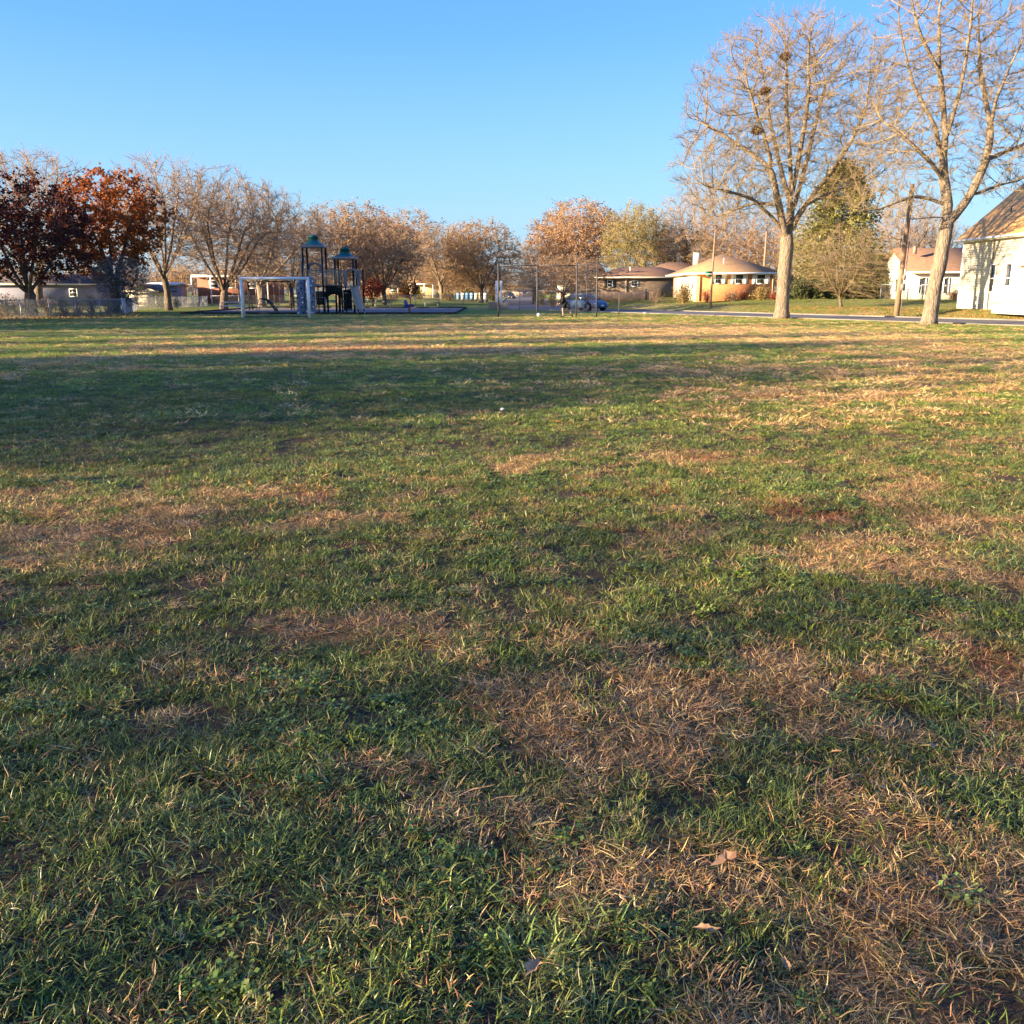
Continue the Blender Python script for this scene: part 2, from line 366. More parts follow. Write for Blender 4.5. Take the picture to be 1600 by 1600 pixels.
# ------------------------------------------------------------------ trees
def frames(d):
    h = np.tile(np.array((.31, .52, .79)), (len(d), 1)); bad = np.abs((d * h).sum(1)) > .93; h[bad] = (.9, -.4, .1)
    u = np.cross(d, h); u /= np.linalg.norm(u, axis=1)[:, None] + 1e-9; return u, np.cross(d, u)
def segs(mb, p0, p1, r0, r1, n=3, d0=None, d1=None):
    d = p1 - p0; d = d / (np.linalg.norm(d, axis=1)[:, None] + 1e-9)
    if d0 is None: d0 = d
    if d1 is None: d1 = d
    a = np.arange(n) * 2 * math.pi / n; K = len(p0)
    u, v = frames(d0); A = p0[:, None] + r0[:, None, None] * (np.cos(a)[None, :, None] * u[:, None] + np.sin(a)[None, :, None] * v[:, None])
    u, v = frames(d1); B = p1[:, None] + r1[:, None, None] * (np.cos(a)[None, :, None] * u[:, None] + np.sin(a)[None, :, None] * v[:, None])
    VV = np.concatenate([A, B], 1).reshape(-1, 3); base = (np.arange(K) * 2 * n)[:, None]; j = np.arange(n); j2 = (j + 1) % n
    q = np.stack([np.broadcast_to(j, (K, n)) + base, np.broadcast_to(j2, (K, n)) + base, np.broadcast_to(j2 + n, (K, n)) + base, np.broadcast_to(j + n, (K, n)) + base], -1)
    mb.add(VV, q.reshape(-1, 4))
def colonize(rg, paths, attr, step=.4, infl=3.0, kill=.7, iters=160, up=.12, jit=.25):
    pos = []; par = []
    for p in paths:                         # each path: list of points; starts at nearest existing node (or is the trunk)
        p = [np.array(q, float) for q in p]
        if not pos: pos.append(p[0]); par.append(-1); cur = 0
        else:
            P = np.array(pos); cur = int(np.argmin(((P - p[0]) ** 2).sum(1)))
        for q in p[1:]:
            a = pos[cur].copy(); dd = q - a; L = np.linalg.norm(dd); k = max(1, int(round(L / step)))
            for i in range(1, k + 1):
                pos.append(a + dd * i / k + (rg.normal(0, .035, 3) if len(pos) > 8 else 0)); par.append(cur); cur = len(pos) - 1
    pos = np.array(pos); par = np.array(par)
    A = attr.copy(); near = np.zeros(len(A), int); nd = np.full(len(A), 1e9)
    new = np.arange(len(pos)); allp = [pos]
    for it in range(iters):
        P = pos[new]
        D = ((A[:, None, :] - P[None]) ** 2).sum(-1); k = D.argmin(1); dm = np.sqrt(D[np.arange(len(A)), k])
        up_ = dm < nd; near[up_] = new[k[up_]]; nd[up_] = dm[up_]
        keep = nd > kill; A = A[keep]; near = near[keep]; nd = nd[keep]
        act = nd < infl
        if not act.any(): break
        v = A[act] - pos[near[act]]; v /= np.linalg.norm(v, axis=1)[:, None]
        ids, inv = np.unique(near[act], return_inverse=True)
        s = np.zeros((len(ids), 3)); np.add.at(s, inv, v)
        s /= np.linalg.norm(s, axis=1)[:, None] + 1e-9; s += rg.normal(0, jit, s.shape); s[:, 2] += up; s /= np.linalg.norm(s, axis=1)[:, None]
        q = pos[ids] + step * s
        DD = ((q[:, None] - pos[None]) ** 2).sum(-1).min(1); ok = DD > (step * .45) ** 2
        q = q[ok]; ids = ids[ok]
        if not len(q): break
        new = np.arange(len(pos), len(pos) + len(q)); pos = np.vstack([pos, q]); par = np.concatenate([par, ids])
    return pos, par
def pipe(pos, par, r0=.012, e=2.35, rbase=None):
    n = len(pos); acc = np.zeros(n); r = np.zeros(n)
    for i in range(n - 1, -1, -1):
        r[i] = max(acc[i], r0 ** e)
        if par[i] >= 0: acc[par[i]] += r[i]
    main = np.full(n, -1); best = np.zeros(n)
    for i in range(n):
        p = par[i]
        if p >= 0 and r[i] > best[p]: best[p] = r[i]; main[p] = i
    r = r ** (1 / e)
    if rbase: # match the measured trunk
        k = math.log(rbase / r0) / math.log(r[0] / r0); r = r0 * (r / r0) ** k
    return r, main
def ell_pts(rg, c, rad, n, lo=.0, pw=.55):
    """points inside an ellipsoid, denser towards its surface"""
    d = rg.normal(0, 1, (n, 3)); d /= np.linalg.norm(d, axis=1)[:, None]
    return np.array(c) + d * np.array(rad) * (lo + (1 - lo) * rg.rand(n, 1) ** pw)
def leaf_quads(mb, P, rg, size, droop=0):
    n = len(P); a = rg.normal(0, 1, (n, 3)); a[:, 2] -= droop; a /= np.linalg.norm(a, axis=1)[:, None]; b = np.cross(a, rg.normal(0, 1, (n, 3))); b /= np.linalg.norm(b, axis=1)[:, None] + 1e-9
    s = size * rg.uniform(.6, 1.35, (n, 1)); c = np.cross(a, b)
    v = np.stack([P, P + a * s * .55 + b * s * .38 + c * s * .1, P + a * s, P + a * s * .5 - b * s * .38 + c * s * .08], 1).reshape(-1, 3)
    i = (np.arange(n) * 4)[:, None] + np.arange(4); mb.add(v, i)
def make_tree(seed, paths, attr, rbase, step=.4, kill=.7, infl=3., twigs=(3, .75, .008), thick=.1, leaves=0, leaf=.18, up=.12, flare=True, tw2=2, e=2.35, r0=.012, jit=.25, spread=.55):
    rg = np.random.RandomState(seed)
    pos, par = colonize(rg, paths, attr, step, infl, kill, up=up, jit=jit)
    r, main = pipe(pos, par, r0, e, rbase)
    mid = np.where((par >= 0) & (main >= 0))[0]
    for _ in range(3):
        q = pos.copy(); q[mid] = .5 * pos[mid] + .25 * (pos[par[mid]] + pos[main[mid]]); pos = q
    d = np.zeros_like(pos); c = par >= 0; d[c] = pos[c] - pos[par[c]]; d[0] = (0, 0, 1)
    for i in range(len(pos)):
        if main[i] >= 0: d[i] = d[i] + (pos[main[i]] - pos[i])
    d /= np.linalg.norm(d, axis=1)[:, None] + 1e-9
    # trunk and limbs: proper chains
    T = MB(); B = MB(); done = np.zeros(len(pos), bool)
    starts = [0] + [i for i in range(1, len(pos)) if main[par[i]] != i]
    for s0 in starts:
        if r[s0] < thick and s0: continue
        ch = [s0]
        while main[ch[-1]] >= 0 and r[main[ch[-1]]] >= thick * .8: ch.append(main[ch[-1]])
        for i in ch: done[i] = True
        pts = [pos[i] for i in ch]; rr = [r[i] for i in ch]
        if s0: pts = [pos[par[s0]]] + pts; rr = [min(r[par[s0]], r[s0] * 1.25)] + rr
        elif flare:
            rr = list(rr); 
            for k, q in enumerate(pts): rr[k] *= 1 + .42 * math.exp(-(q[2] - pts[0][2]) / .45)
        if len(pts) < 2: continue
        T.tube(pts, [q * rg.uniform(.94, 1.07) for q in rr], 12 if rr[0] > .25 else 7)
    k = np.where(~done & (par >= 0))[0]
    ismain = main[par[k]] == k
    rp = np.where(ismain, r[par[k]], r[k] * 1.15)
    segs(B, pos[par[k]], pos[k], np.minimum(rp, r[par[k]]), r[k], 4, d0=np.where(ismain[:, None], d[par[k]], d[k]), d1=d[k])
    # twigs on thin wood
    nt_, L, tr = twigs
    thin = np.where((r < r0 * 4.2) & (par >= 0))[0]
    idx = np.repeat(thin, nt_); tm = rg.rand(len(idx), 1)
    p0 = pos[par[idx]] * (1 - tm) + pos[idx] * tm
    dd = d[idx] + rg.normal(0, spread, (len(idx), 3)); dd[:, 2] += .25; dd /= np.linalg.norm(dd, axis=1)[:, None]
    ln = L * rg.uniform(.35, 1.2, (len(idx), 1)); p1 = p0 + dd * ln * .55
    d2 = dd + rg.normal(0, .28, dd.shape); d2[:, 2] += .22; d2 /= np.linalg.norm(d2, axis=1)[:, None]; p2 = p1 + d2 * ln * .45
    o = np.ones(len(idx)); segs(B, p0, p1, o * tr * 1.25, o * tr, 3, d1=d2); segs(B, p1, p2, o * tr, o * tr * .5, 3, d0=d2)
    ends = [p2, p1]
    if tw2:
        j = np.repeat(np.arange(len(idx)), tw2); t2 = rg.rand(len(j), 1); q0 = p0[j] * (1 - t2) + p1[j] * t2 + (p2[j] - p1[j]) * t2 * .6
        q0 = p0[j] + (p1[j] - p0[j]) * np.minimum(1, t2 * 1.6)
        e2 = dd[j] + rg.normal(0, .6, (len(j), 3)); e2[:, 2] += .2; e2 /= np.linalg.norm(e2, axis=1)[:, None]; q1 = q0 + e2 * ln[j] * rg.uniform(.3, .65, (len(j), 1))
        o = np.ones(len(j)); segs(B, q0, q1, o * tr * .85, o * tr * .45, 3); ends.append(q1)
    Lf = None
    if leaves:
        E = np.vstack(ends); pk = E[rg.randint(0, len(E), leaves)] + rg.normal(0, .12, (leaves, 3)); Lf = MB(); leaf_quads(Lf, pk, rg, leaf, droop=.5)
    return T, B, Lf
bark_h = bark_mat('pale_furrowed_bark', (.13, .10, .073), (.34, .275, .205)); twig_h = mat('twig_bark', (.17, .125, .07), .85, col2=(.31, .235, .14), scale=.7, spec=.1)
bark_d = bark_mat('dark_bark', (.075, .06, .05), (.15, .12, .10)); bark_m = bark_mat('brown_bark', (.09, .068, .052), (.22, .17, .13))
twig_m = mat('brown_twigs', (.26, .18, .115), .85, col2=(.39, .28, .185), scale=.5, spec=.1); twig_d = mat('dark_twigs', (.09, .07, .06), .85, spec=.1)

def px_paths(Y, paths, x0, y0):
    out = []
    for p in paths:
        q = []
        for a in p:
            dy = a[2] if len(a) > 2 else 0; v = at(a[0], a[1], Y + dy); q.append((v.x - x0, v.y - y0, v.z))
        out.append(q)
    return out
# the large tree beside the road
Y1 = 58.0; x1 = X_at(1221, Y1)
P1 = px_paths(Y1, [[(1221, 499), (1224, 450), (1228, 400), (1231, 366)],
    [(1231, 366), (1237, 305, .5), (1234, 240, .3), (1228, 170, 0), (1230, 110, 0)],
    [(1229, 372), (1216, 312, -.8), (1203, 255, -1.2), (1187, 190, -1.6), (1170, 140, -2)],
    [(1232, 366), (1256, 322, -.5), (1290, 278, -1), (1325, 228, -1.4), (1355, 170, -1.8)],
    [(1237, 340, .3), (1256, 270, 1.4), (1274, 195, 2.2), (1292, 120, 2.8)],
    [(1237, 320, .4), (1250, 240, -1), (1262, 160, -1.8), (1262, 95, -2.4)],
    [(1224, 378), (1207, 338, -.6), (1172, 308, -1.6), (1130, 296, -2.4), (1092, 288, -3)],
    [(1218, 318, -.6), (1180, 316, 1.2), (1140, 332, 2.2), (1108, 345, 2.6)],
    [(1206, 262, -1), (1165, 232, 0), (1120, 205, .8), (1095, 190, 1)],
    [(1234, 330, .6), (1222, 270, 2.4), (1205, 200, 3.6), (1195, 130, 4.2)],
    [(1258, 318, -.6), (1300, 300, 1), (1345, 285, 2)]], x1, Y1)
rg = np.random.RandomState(11)
def cpx(px, py, Y, x0, dy=0): v = at(px, py, Y + dy); return (v.x - x0, dy, v.z)
A1 = np.vstack([ell_pts(rg, cpx(1238, 190, Y1, x1), (6.9, 6.0, 6.2), 5600), ell_pts(rg, cpx(1135, 262, Y1, x1, -.5), (3.5, 3.4, 3.1), 1300),
                ell_pts(rg, cpx(1330, 240, Y1, x1), (3.4, 3.4, 3.2), 1100), ell_pts(rg, cpx(1150, 300, Y1, x1, .8), (3.5, 2.8, 1.7), 800), ell_pts(rg, cpx(1250, 110, Y1, x1), (5.2, 4.7, 3.0), 1400)])
A1 = A1[A1[:, 2] > 4.3]
T, B, _ = make_tree(21, P1, A1, .405, step=.32, kill=.44, infl=2.4, twigs=(3, .7, .0072), thick=.08, tw2=1, up=.2, jit=.12, spread=.42, r0=.0105)
big1 = thing('bare_tree', 'large bare tree with nests in its crown, left one of the two big trees', 'tree', (x1, Y1, 0))
T.build('trunk', bark_h, big1, smooth=True); B.build('crown', twig_h, big1, smooth=True)
# the second large tree, leaning, in front of the white house
Y2 = 47.8; x2 = X_at(1451, Y2)
P2 = px_paths(Y2, [[(1451, 508), (1460, 450), (1471, 395), (1479, 352)],
    [(1479, 352), (1479, 300, .2), (1472, 255, .2), (1476, 190, 0), (1468, 110, 0), (1466, 30, 0)],
    [(1480, 352), (1511, 314, -.4), (1538, 262, -.8), (1547, 205, -1), (1556, 150, -1.4), (1580, 95, -2)],
    [(1476, 344), (1446, 339, -.6), (1412, 344, -1)],
    [(1478, 322), (1438, 306, -.2), (1402, 316, -.6), (1368, 332, -1), (1330, 330, -1)],
    [(1476, 285), (1452, 248, -.6), (1412, 215, -1), (1378, 190, -1)],
    [(1473, 255), (1460, 200, 1.2), (1430, 140, 2), (1412, 80, 2.4)],
    [(1541, 250, -.8), (1580, 235, .4), (1612, 220, 1.4), (1640, 200, 2)],
    [(1547, 195, -1), (1535, 130, .6), (1530, 60, 1.4)], [(1476, 220), (1500, 150, -1.2), (1512, 80, -2), (1520, 20, -2.4)],
    [(1468, 120), (1440, 60, -.6), (1425, 10, -1)], [(1515, 300), (1560, 290, 1), (1600, 280, 2)]], x2, Y2)
A2 = np.vstack([ell_pts(rg, cpx(1470, 110, Y2, x2), (3.9, 3.9, 6.8), 3400), ell_pts(rg, cpx(1570, 150, Y2, x2), (3.6, 3.6, 5.2), 2200),
                ell_pts(rg, cpx(1400, 215, Y2, x2), (2.5, 2.8, 3.1), 1100), ell_pts(rg, cpx(1385, 310, Y2, x2, -.6), (2.2, 2.2, 1.1), 330), ell_pts(rg, cpx(1600, 265, Y2, x2, 1), (2.6, 2.2, 1.4), 300)])
A2 = A2[A2[:, 2] > 4.2]
T, B, _ = make_tree(22, P2, A2, .335, step=.30, kill=.42, infl=2.3, twigs=(3, .62, .0064), thick=.07, tw2=1, up=.2, jit=.12, spread=.42, r0=.0098)
big2 = thing('bare_tree', 'large leaning bare tree forked low, in front of the white house by the road', 'tree', (x2, Y2, 0))
T.build('trunk', bark_h, big2, smooth=True); B.build('crown', twig_h, big2, smooth=True)
# nests in the crown of the first tree
nest_m = mat('nest_sticks', (.10, .06, .03), .95, col2=(.22, .13, .07), scale=9)
for (px, py, dy, lb) in ((1227, 88, 0, 'round leafy squirrel nest highest in the crown of the large bare tree'), (1195, 142, -1.6, 'brown twig nest in the upper left crown of the large bare tree'),
                         (1182, 204, -1.4, 'small twig nest on the left limb, lowest of those in the large bare tree')):
    v = at(px, py, Y1 + dy); m = MB(); rn = np.random.RandomState(px)
    q = ell_pts(rn, (0, 0, 0), (.30, .28, .22), 260, pw=.4); e = rn.normal(0, 1, q.shape); e[:, 2] *= .5; e /= np.linalg.norm(e, axis=1)[:, None]
    segs(m, q - e * .13, q + e * .13, np.full(len(q), .012), np.full(len(q), .008), 3); m.ball((0, 0, -.02), .22, 9, 6, (1, 1, .7))
    leaf_quads(m, ell_pts(rn, (0, 0, 0), (.3, .28, .2), 200, pw=.3), rn, .12)
    o = m.build('nest', nest_m); o.location = v; tag(o, lb, 'nest', 'nests in the large bare tree')

# prototypes for the trees further off (about 10 m tall, scaled to fit)
def proto(seed, fork, spreadx, nat, kill, rbase, twigs, leaves=0, leaf=.2, low=2.4, top=10., step=.36, tw2=1, tr=.012, narrow=1., nlimb=6, jit=.25):
    rg = np.random.RandomState(seed)
    tr_ = [[(0, 0, -.1), (rg.uniform(-.1, .1), 0, fork * .6), (rg.uniform(-.15, .15), rg.uniform(-.15, .15), fork)]]
    for i in range(nlimb):
        a = i * 2 * math.pi / nlimb + rg.uniform(-.4, .4); s = rg.uniform(.35, .95); L = top - fork
        base = (tr_[0][-1][0], tr_[0][-1][1], fork - rg.uniform(0, .25) * fork * .6)
        ex = spreadx * s
        tr_.append([base, (math.cos(a) * ex * .35, math.sin(a) * ex * .35, fork + L * .22), (math.cos(a) * ex * .65, math.sin(a) * ex * .65, fork + L * .48), (math.cos(a) * ex * .85, math.sin(a) * ex * .85, fork + L * (.72 - .25 * s))])
    at_ = np.vstack([ell_pts(rg, (0, 0, (top + low) / 2 + .4), (spreadx, spreadx, (top - low) / 2), nat)] +
                    [ell_pts(rg, (math.cos(a) * spreadx * .5, math.sin(a) * spreadx * .5, rg.uniform(low + 1.5, top - 2)), (spreadx * .55,) * 3, nat // 7) for a in rg.uniform(0, 6.28, 5)])
    at_ = at_[at_[:, 2] > low]
    return make_tree(seed + 100, tr_, at_, rbase, step=step, kill=kill, infl=2.8, twigs=(twigs, .75, tr), thick=.07, leaves=leaves, leaf=leaf, tw2=tw2, jit=jit)
PR = {}
def reg(k, t, cm):
    T, B, Lf = t; a = T.mesh('trunk'); b_ = B.mesh('branches'); c = Lf.mesh('crown') if Lf else None
    for me in (a, b_): me.polygons.foreach_set('use_smooth', np.ones(len(me.polygons), bool))
    PR[k] = (a, b_, c)
reg('bareA', proto(1, 1.9, 5.0, 2300, .52, .22, 3, tr=.0095, jit=.13, low=1.8), None)
reg('bareB', proto(2, 2.3, 4.3, 2100, .52, .20, 3, tr=.0095, jit=.13, nlimb=7, low=2.2), None)
reg('bareC', proto(3, 1.3, 5.6, 2600, .52, .26, 3, tr=.0095, jit=.13, nlimb=8, low=1.5), None)
reg('maple', proto(4, 1.7, 4.4, 1300, .7, .32, 1, leaves=11000, leaf=.2, low=1.9, tw2=1), None)
reg('oak', proto(5, 2.2, 3.7, 1100, .7, .28, 1, leaves=13000, leaf=.19, low=1.8), None)
reg('fuzzA', proto(6, 1.6, 4.6, 1700, .6, .2, 3, leaves=9000, leaf=.15, low=1.2), None)
reg('fuzzB', proto(7, 1.9, 4.0, 1600, .6, .18, 3, leaves=5500, leaf=.15, top=10.5, low=1.5), None)
reg('fuzzC', proto(9, 1.9, 4.3, 1500, .6, .2, 3, leaves=17000, leaf=.115, low=1.6, jit=.15), None)
reg('fuzzD', proto(10, 2.2, 2.7, 1100, .6, .16, 3, leaves=5000, leaf=.13, low=2.2, top=11, jit=.13, nlimb=5), None)
reg('youngC', proto(8, 1.2, 4.4, 1500, .50, .12, 3, low=.9, tr=.010, nlimb=12), None)
TREE_N = {}
def place_tree(kind, px, Y, top_py, half_px, label, crown_m=None, wood_m=None, trunk_m=None, name=None, rz=None, group=None, x=None, base=None):
    a, b_, c = PR[kind]
    X = X_at(px, Y) if x is None else x; z0 = gzf(X, Y) if base is None else base
    H = Z_at(top_py, Y) - z0 if top_py is not None else 12
    co_ = np.zeros(len(b_.vertices) * 3, np.float32); b_.vertices.foreach_get('co', co_); co_ = co_.reshape(-1, 3)
    h0 = np.percentile(co_[:, 2], 99.7); w0 = np.percentile(np.abs(co_[:, 0]), 99)
    sz = H / h0; sx = 1.22 * half_px / PPM * Y / w0 if half_px is not None else sz
    nm = name or ('bare_tree' if c is None else 'autumn_tree')
    o = thing(nm, label, 'tree', (X, Y, z0), random.uniform(0, 6.28) if rz is None else rz, group)
    o.scale = (sx, sx, sz)
    for me, nm2, mm in ((a, 'trunk', trunk_m or bark_m), (b_, 'branches' if c else 'crown', wood_m or twig_m), (c, 'crown', crown_m)):
        if me is None: continue
        if not me.materials: me.materials.append(None)
        ch = link(nm2, me, o); ch.material_slots[0].link = 'OBJECT'; ch.material_slots[0].material = mm
    return o
m_dred = leaf_mat('dark_red_leaves', [(.030, .010, .010), (.065, .016, .012), (.12, .028, .015), (.19, .05, .022)], .25)
m_orng = leaf_mat('orange_leaves', [(.11, .028, .010), (.26, .065, .012), (.40, .12, .022), (.46, .19, .045)], .35)
m_tan = leaf_mat('tan_leaves', [(.20, .11, .045), (.33, .19, .08), (.46, .28, .12)], .3)
m_pch = leaf_mat('peach_leaves', [(.30, .15, .07), (.46, .26, .125), (.58, .36, .18)], .3)
m_olv = leaf_mat('olive_leaves', [(.10, .11, .035), (.28, .26, .07), (.48, .40, .13)], .3)
m_yel = leaf_mat('yellow_tan_leaves', [(.16, .12, .04), (.32, .23, .08), (.44, .32, .13)], .3)
m_brn = leaf_mat('brown_leaves', [(.18, .115, .07), (.30, .195, .115), (.42, .28, .17)], .3)
m_red = leaf_mat('red_leaves', [(.13, .02, .012), (.26, .04, .018), (.34, .09, .03)], .3)
m_slv = leaf_mat('silvery_leaves', [(.13, .135, .12), (.23, .23, .205), (.32, .31, .28)], .2)
m_grn = leaf_mat('green_leaves', [(.03, .045, .014), (.06, .08, .02), (.12, .13, .035)], .25)
# left side
place_tree('maple', 44, 61, 284, 80, 'dark red leafed maple with forked trunk just behind the wire fence', m_dred, twig_d, bark_d, rz=.6)
place_tree('oak', 178, 76, 278, 64, 'bright orange brown leafed oak behind the wire fence', m_orng, twig_d, bark_d)
place_tree('bareA', 60, 100, 246, 95, 'tall bare tree whose twigs rise behind the dark red maple')
place_tree('fuzzA', 192, 72, 402, 34, 'small silvery grey leafed tree below the orange oak', m_slv, twig_d, bark_d, name='small_tree')
place_tree('bareB', 262, 84, 256, 74, 'tall bare tree right of the orange oak, at the end of the tree row')
place_tree('bareC', 348, 88, 274, 90, 'wide bare tree with a low forked trunk behind the football goal, left part', rz=1.0)
place_tree('bareA', 408, 97, 300, 92, 'bare tree with a pale trunk seen through the football goal', trunk_m=bark_h)
place_tree('fuzzB', 455, 112, 340, 55, 'tan brown tree just left of the play tower', m_brn)
place_tree('fuzzB', 530, 120, 324, 56, 'brownish thin leafed tree behind the two play towers', m_brn)
place_tree('fuzzD', 566, 128, 322, 52, 'bare tree rising behind the lower play tower', m_tan)
place_tree('fuzzA', 600, 118, 352, 50, 'dense brown tree with orange top right of the play towers', m_brn)
place_tree('fuzzB', 600, 135, 338, 40, 'orange leafed tree top behind the dense brown tree', m_orng)
place_tree('fuzzD', 648, 150, 333, 46, 'pale thin leafed tree, tallest between play area and ball court', m_tan)
place_tree('bareB', 690, 145, 356, 46, 'brownish tree with spreading limbs above the distant porch', m_brn, trunk_m=bark_h)
place_tree('fuzzD', 722, 158, 352, 30, 'thin pale tree with upright twigs behind the painted panels', m_tan)
place_tree('fuzzA', 752, 142, 350, 48, 'orange tan tree left of the gap over the side street', m_tan)
place_tree('oak', 582, 108, 436, 15, 'small red leafed tree right of the slide', m_red, twig_d, bark_d, name='small_tree')
place_tree('oak', 640, 126, 442, 13, 'small dark red tree behind the spring rider', m_dred, twig_d, bark_d, name='small_tree')
place_tree('fuzzA', 660, 175, 395, 34, 'far yellow brown tree above the porch roof', m_yel)
place_tree('fuzzB', 793, 240, 425, 26, 'far low tree at the end of the side street', m_yel)
place_tree('fuzzA', 700, 160, 408, 32, 'shaded brown tree low behind the painted panels', m_brn)
place_tree('fuzzA', 760, 152, 410, 30, 'shaded brown tree beside the white gate posts', m_brn)
# centre and right
place_tree('fuzzB', 836, 165, 378, 40, 'yellow tan tree right of the side street', m_yel)
place_tree('fuzzC', 906, 150, 326, 62, 'broad peach orange tree crown above the parked blue car', m_pch, twig_m)
place_tree('fuzzD', 902, 156, 318, 60, 'pale twiggy tree rising behind the peach orange tree', m_tan)
place_tree('fuzzA', 880, 122, 400, 56, 'shaded purple brown tree low behind the ball court fence', m_brn)
place_tree('fuzzC', 984, 136, 325, 36, 'olive green and yellow leafed tree behind the brown house', m_olv)
place_tree('fuzzD', 1012, 162, 330, 34, 'thin olive tree right behind the brown house roof', m_olv)
place_tree('bareC', 1085, 138, 300, 60, 'wide bare tree behind the orange brick house, left of its chimney')
place_tree('bareA', 1150, 132, 330, 56, 'bare tree behind the ridge of the orange brick house')
place_tree('fuzzA', 1060, 140, 360, 52, 'yellow tan tree low behind the roof left of the chimney', m_yel)
place_tree('fuzzA', 1195, 128, 362, 50, 'brown tree behind the right end of the brick house', m_brn)
place_tree('bareB', 1268, 120, 330, 46, 'bare tree between brick house and tall evergreen')
yt = place_tree('youngC', 1316, 74, 356, 62, 'small bare tree with low spreading branches in front of the tall evergreen', wood_m=twig_h, trunk_m=bark_m)
place_tree('bareA', 1402, 112, 318, 52, 'bare tree behind the small white house, beside the wooden pole')
place_tree('bareB', 1455, 118, 345, 46, 'bare tree peeking above the roof of the small white house')
place_tree('bareC', None, 52, None, None, 'bare tree beyond the right edge whose twigs reach into the view', x=34.5, wood_m=twig_h, trunk_m=bark_h)
# tree row along the left boundary, out of the frame, whose long shade lies on the field
for i, (x, y, h, k, cm) in enumerate([(-46, -.6, 12, 'fuzzA', 'b'), (-42, -3.6, 10, 'bareB', None), (-50, .6, 15.5, 'bareC', None), (-44, 4.2, 11, 'bareB', None),
        (-42, -13.0, 11, 'bareC', None), (-38, -17.5, 10.5, 'fuzzB', 'b'), (-46, -22, 12.5, 'fuzzB', 'b'),
        (-50, 6.2, 15, 'fuzzD', 'b'), (-44, 9.8, 12.5, 'fuzzD', 'b'), (-48, 13.0, 14.5, 'fuzzD', 'b'), (-45, 19, 11, 'fuzzD', 'b'), (-50, 22.5, 14.5, 'fuzzD', 'b'), (-44, 28, 12.5, 'fuzzD', 'b'), (-46, 34, 12, 'maple', 'o'), (-44, 41, 10.5, 'fuzzA', 'b'), (-41, 50, 11, 'fuzzA', 'b'), (-50, 56, 13, 'maple', 'o'), (-46, 61, 16, 'maple', 'o'), (-50, 67, 11.5, 'maple', 'o'), (-62, 62, 13, 'oak', 'o'), (-56, 42, 13, 'oak', 'o'), (-48, 66, 12, 'bareA', None)]):
    o = place_tree(k, None, y, None, None, 'tree in the row along the left edge of the park, outside the view', {'o': m_dred, 'b': m_brn}.get(cm), name='park_tree', x=x, group='trees left of the view')
    s = h / 10.3; o.scale = (s, s, s) if k != 'fuzzD' else (s * .5, s * .5, s)

# evergreens
def conifer(seed, H, Rr, nb=230, per=70, lf=.22, skirt=.25):
    rg = np.random.RandomState(seed); Tm = MB(); Fm = MB()
    Tm.tube([(0, 0, -.1), (0, 0, H * .5), (0, 0, H * .96)], [.22, .13, .02], 8)
    for i in range(nb):
        t = (i + rg.rand()) / nb; z = skirt + (H - skirt) * t ** 1.15; a = rg.uniform(0, 6.28)
        w_ = Rr * (1 - t) ** .5 * rg.uniform(.72, 1.1) * (1 if t > .12 else .8 + t * 1.6)
        tip = np.array((math.cos(a) * w_, math.sin(a) * w_, z - .12 * w_ + rg.uniform(-.2, .3))); base = np.array((0, 0, z - .15))
        Tm.tube([base, base * .45 + tip * .55 + (0, 0, .12), tip], [.035, .02, .006], 4, cap=False)
        s = rg.beta(2.6, 1.1, per)[:, None]; p = base * (1 - s) + tip * s + rg.normal(0, .16 + .05 * w_, (per, 3)) * (.35 + .65 * s)
        d = (tip - base) / (np.linalg.norm(tip - base) + 1e-6) + rg.normal(0, .55, (per, 3)); d /= np.linalg.norm(d, axis=1)[:, None]
        b2 = np.cross(d, rg.normal(0, 1, (per, 3))); b2 /= np.linalg.norm(b2, axis=1)[:, None]; L = lf * rg.uniform(.6, 1.5, (per, 1))
        v = np.stack([p, p + d * L * .5 + b2 * L * .24, p + d * L, p + d * L * .5 - b2 * L * .24], 1).reshape(-1, 3)
        Fm.add(v, (np.arange(per) * 4)[:, None] + np.arange(4))
    return Tm, Fm
m_ever = leaf_mat('evergreen_foliage', [(.09, .09, .028), (.20, .19, .055), (.33, .29, .10)], .2, .6)
m_everd = leaf_mat('dark_evergreen_foliage', [(.03, .042, .018), (.07, .085, .03), (.14, .145, .055)], .12, .6)
def evergreen(seed, px, Y, top, half, label, m, **k):
    X = X_at(px, Y); z0 = gzf(X, Y); H = Z_at(top, Y) - z0; o = thing('evergreen_tree', label, 'tree', (X, Y, z0))
    T, Fo = conifer(seed, H, half / PPM * Y, **k); T.build('trunk', bark_d, o); Fo.build('crown', m, o); return o
evergreen(31, 1306, 100, 266, 98, 'tall broad olive green evergreen beside the brick house', m_ever, nb=420, per=80, lf=.26)
evergreen(32, 1362, 96, 405, 40, 'lower evergreen at the right foot of the tall one', m_everd, nb=130, per=70)
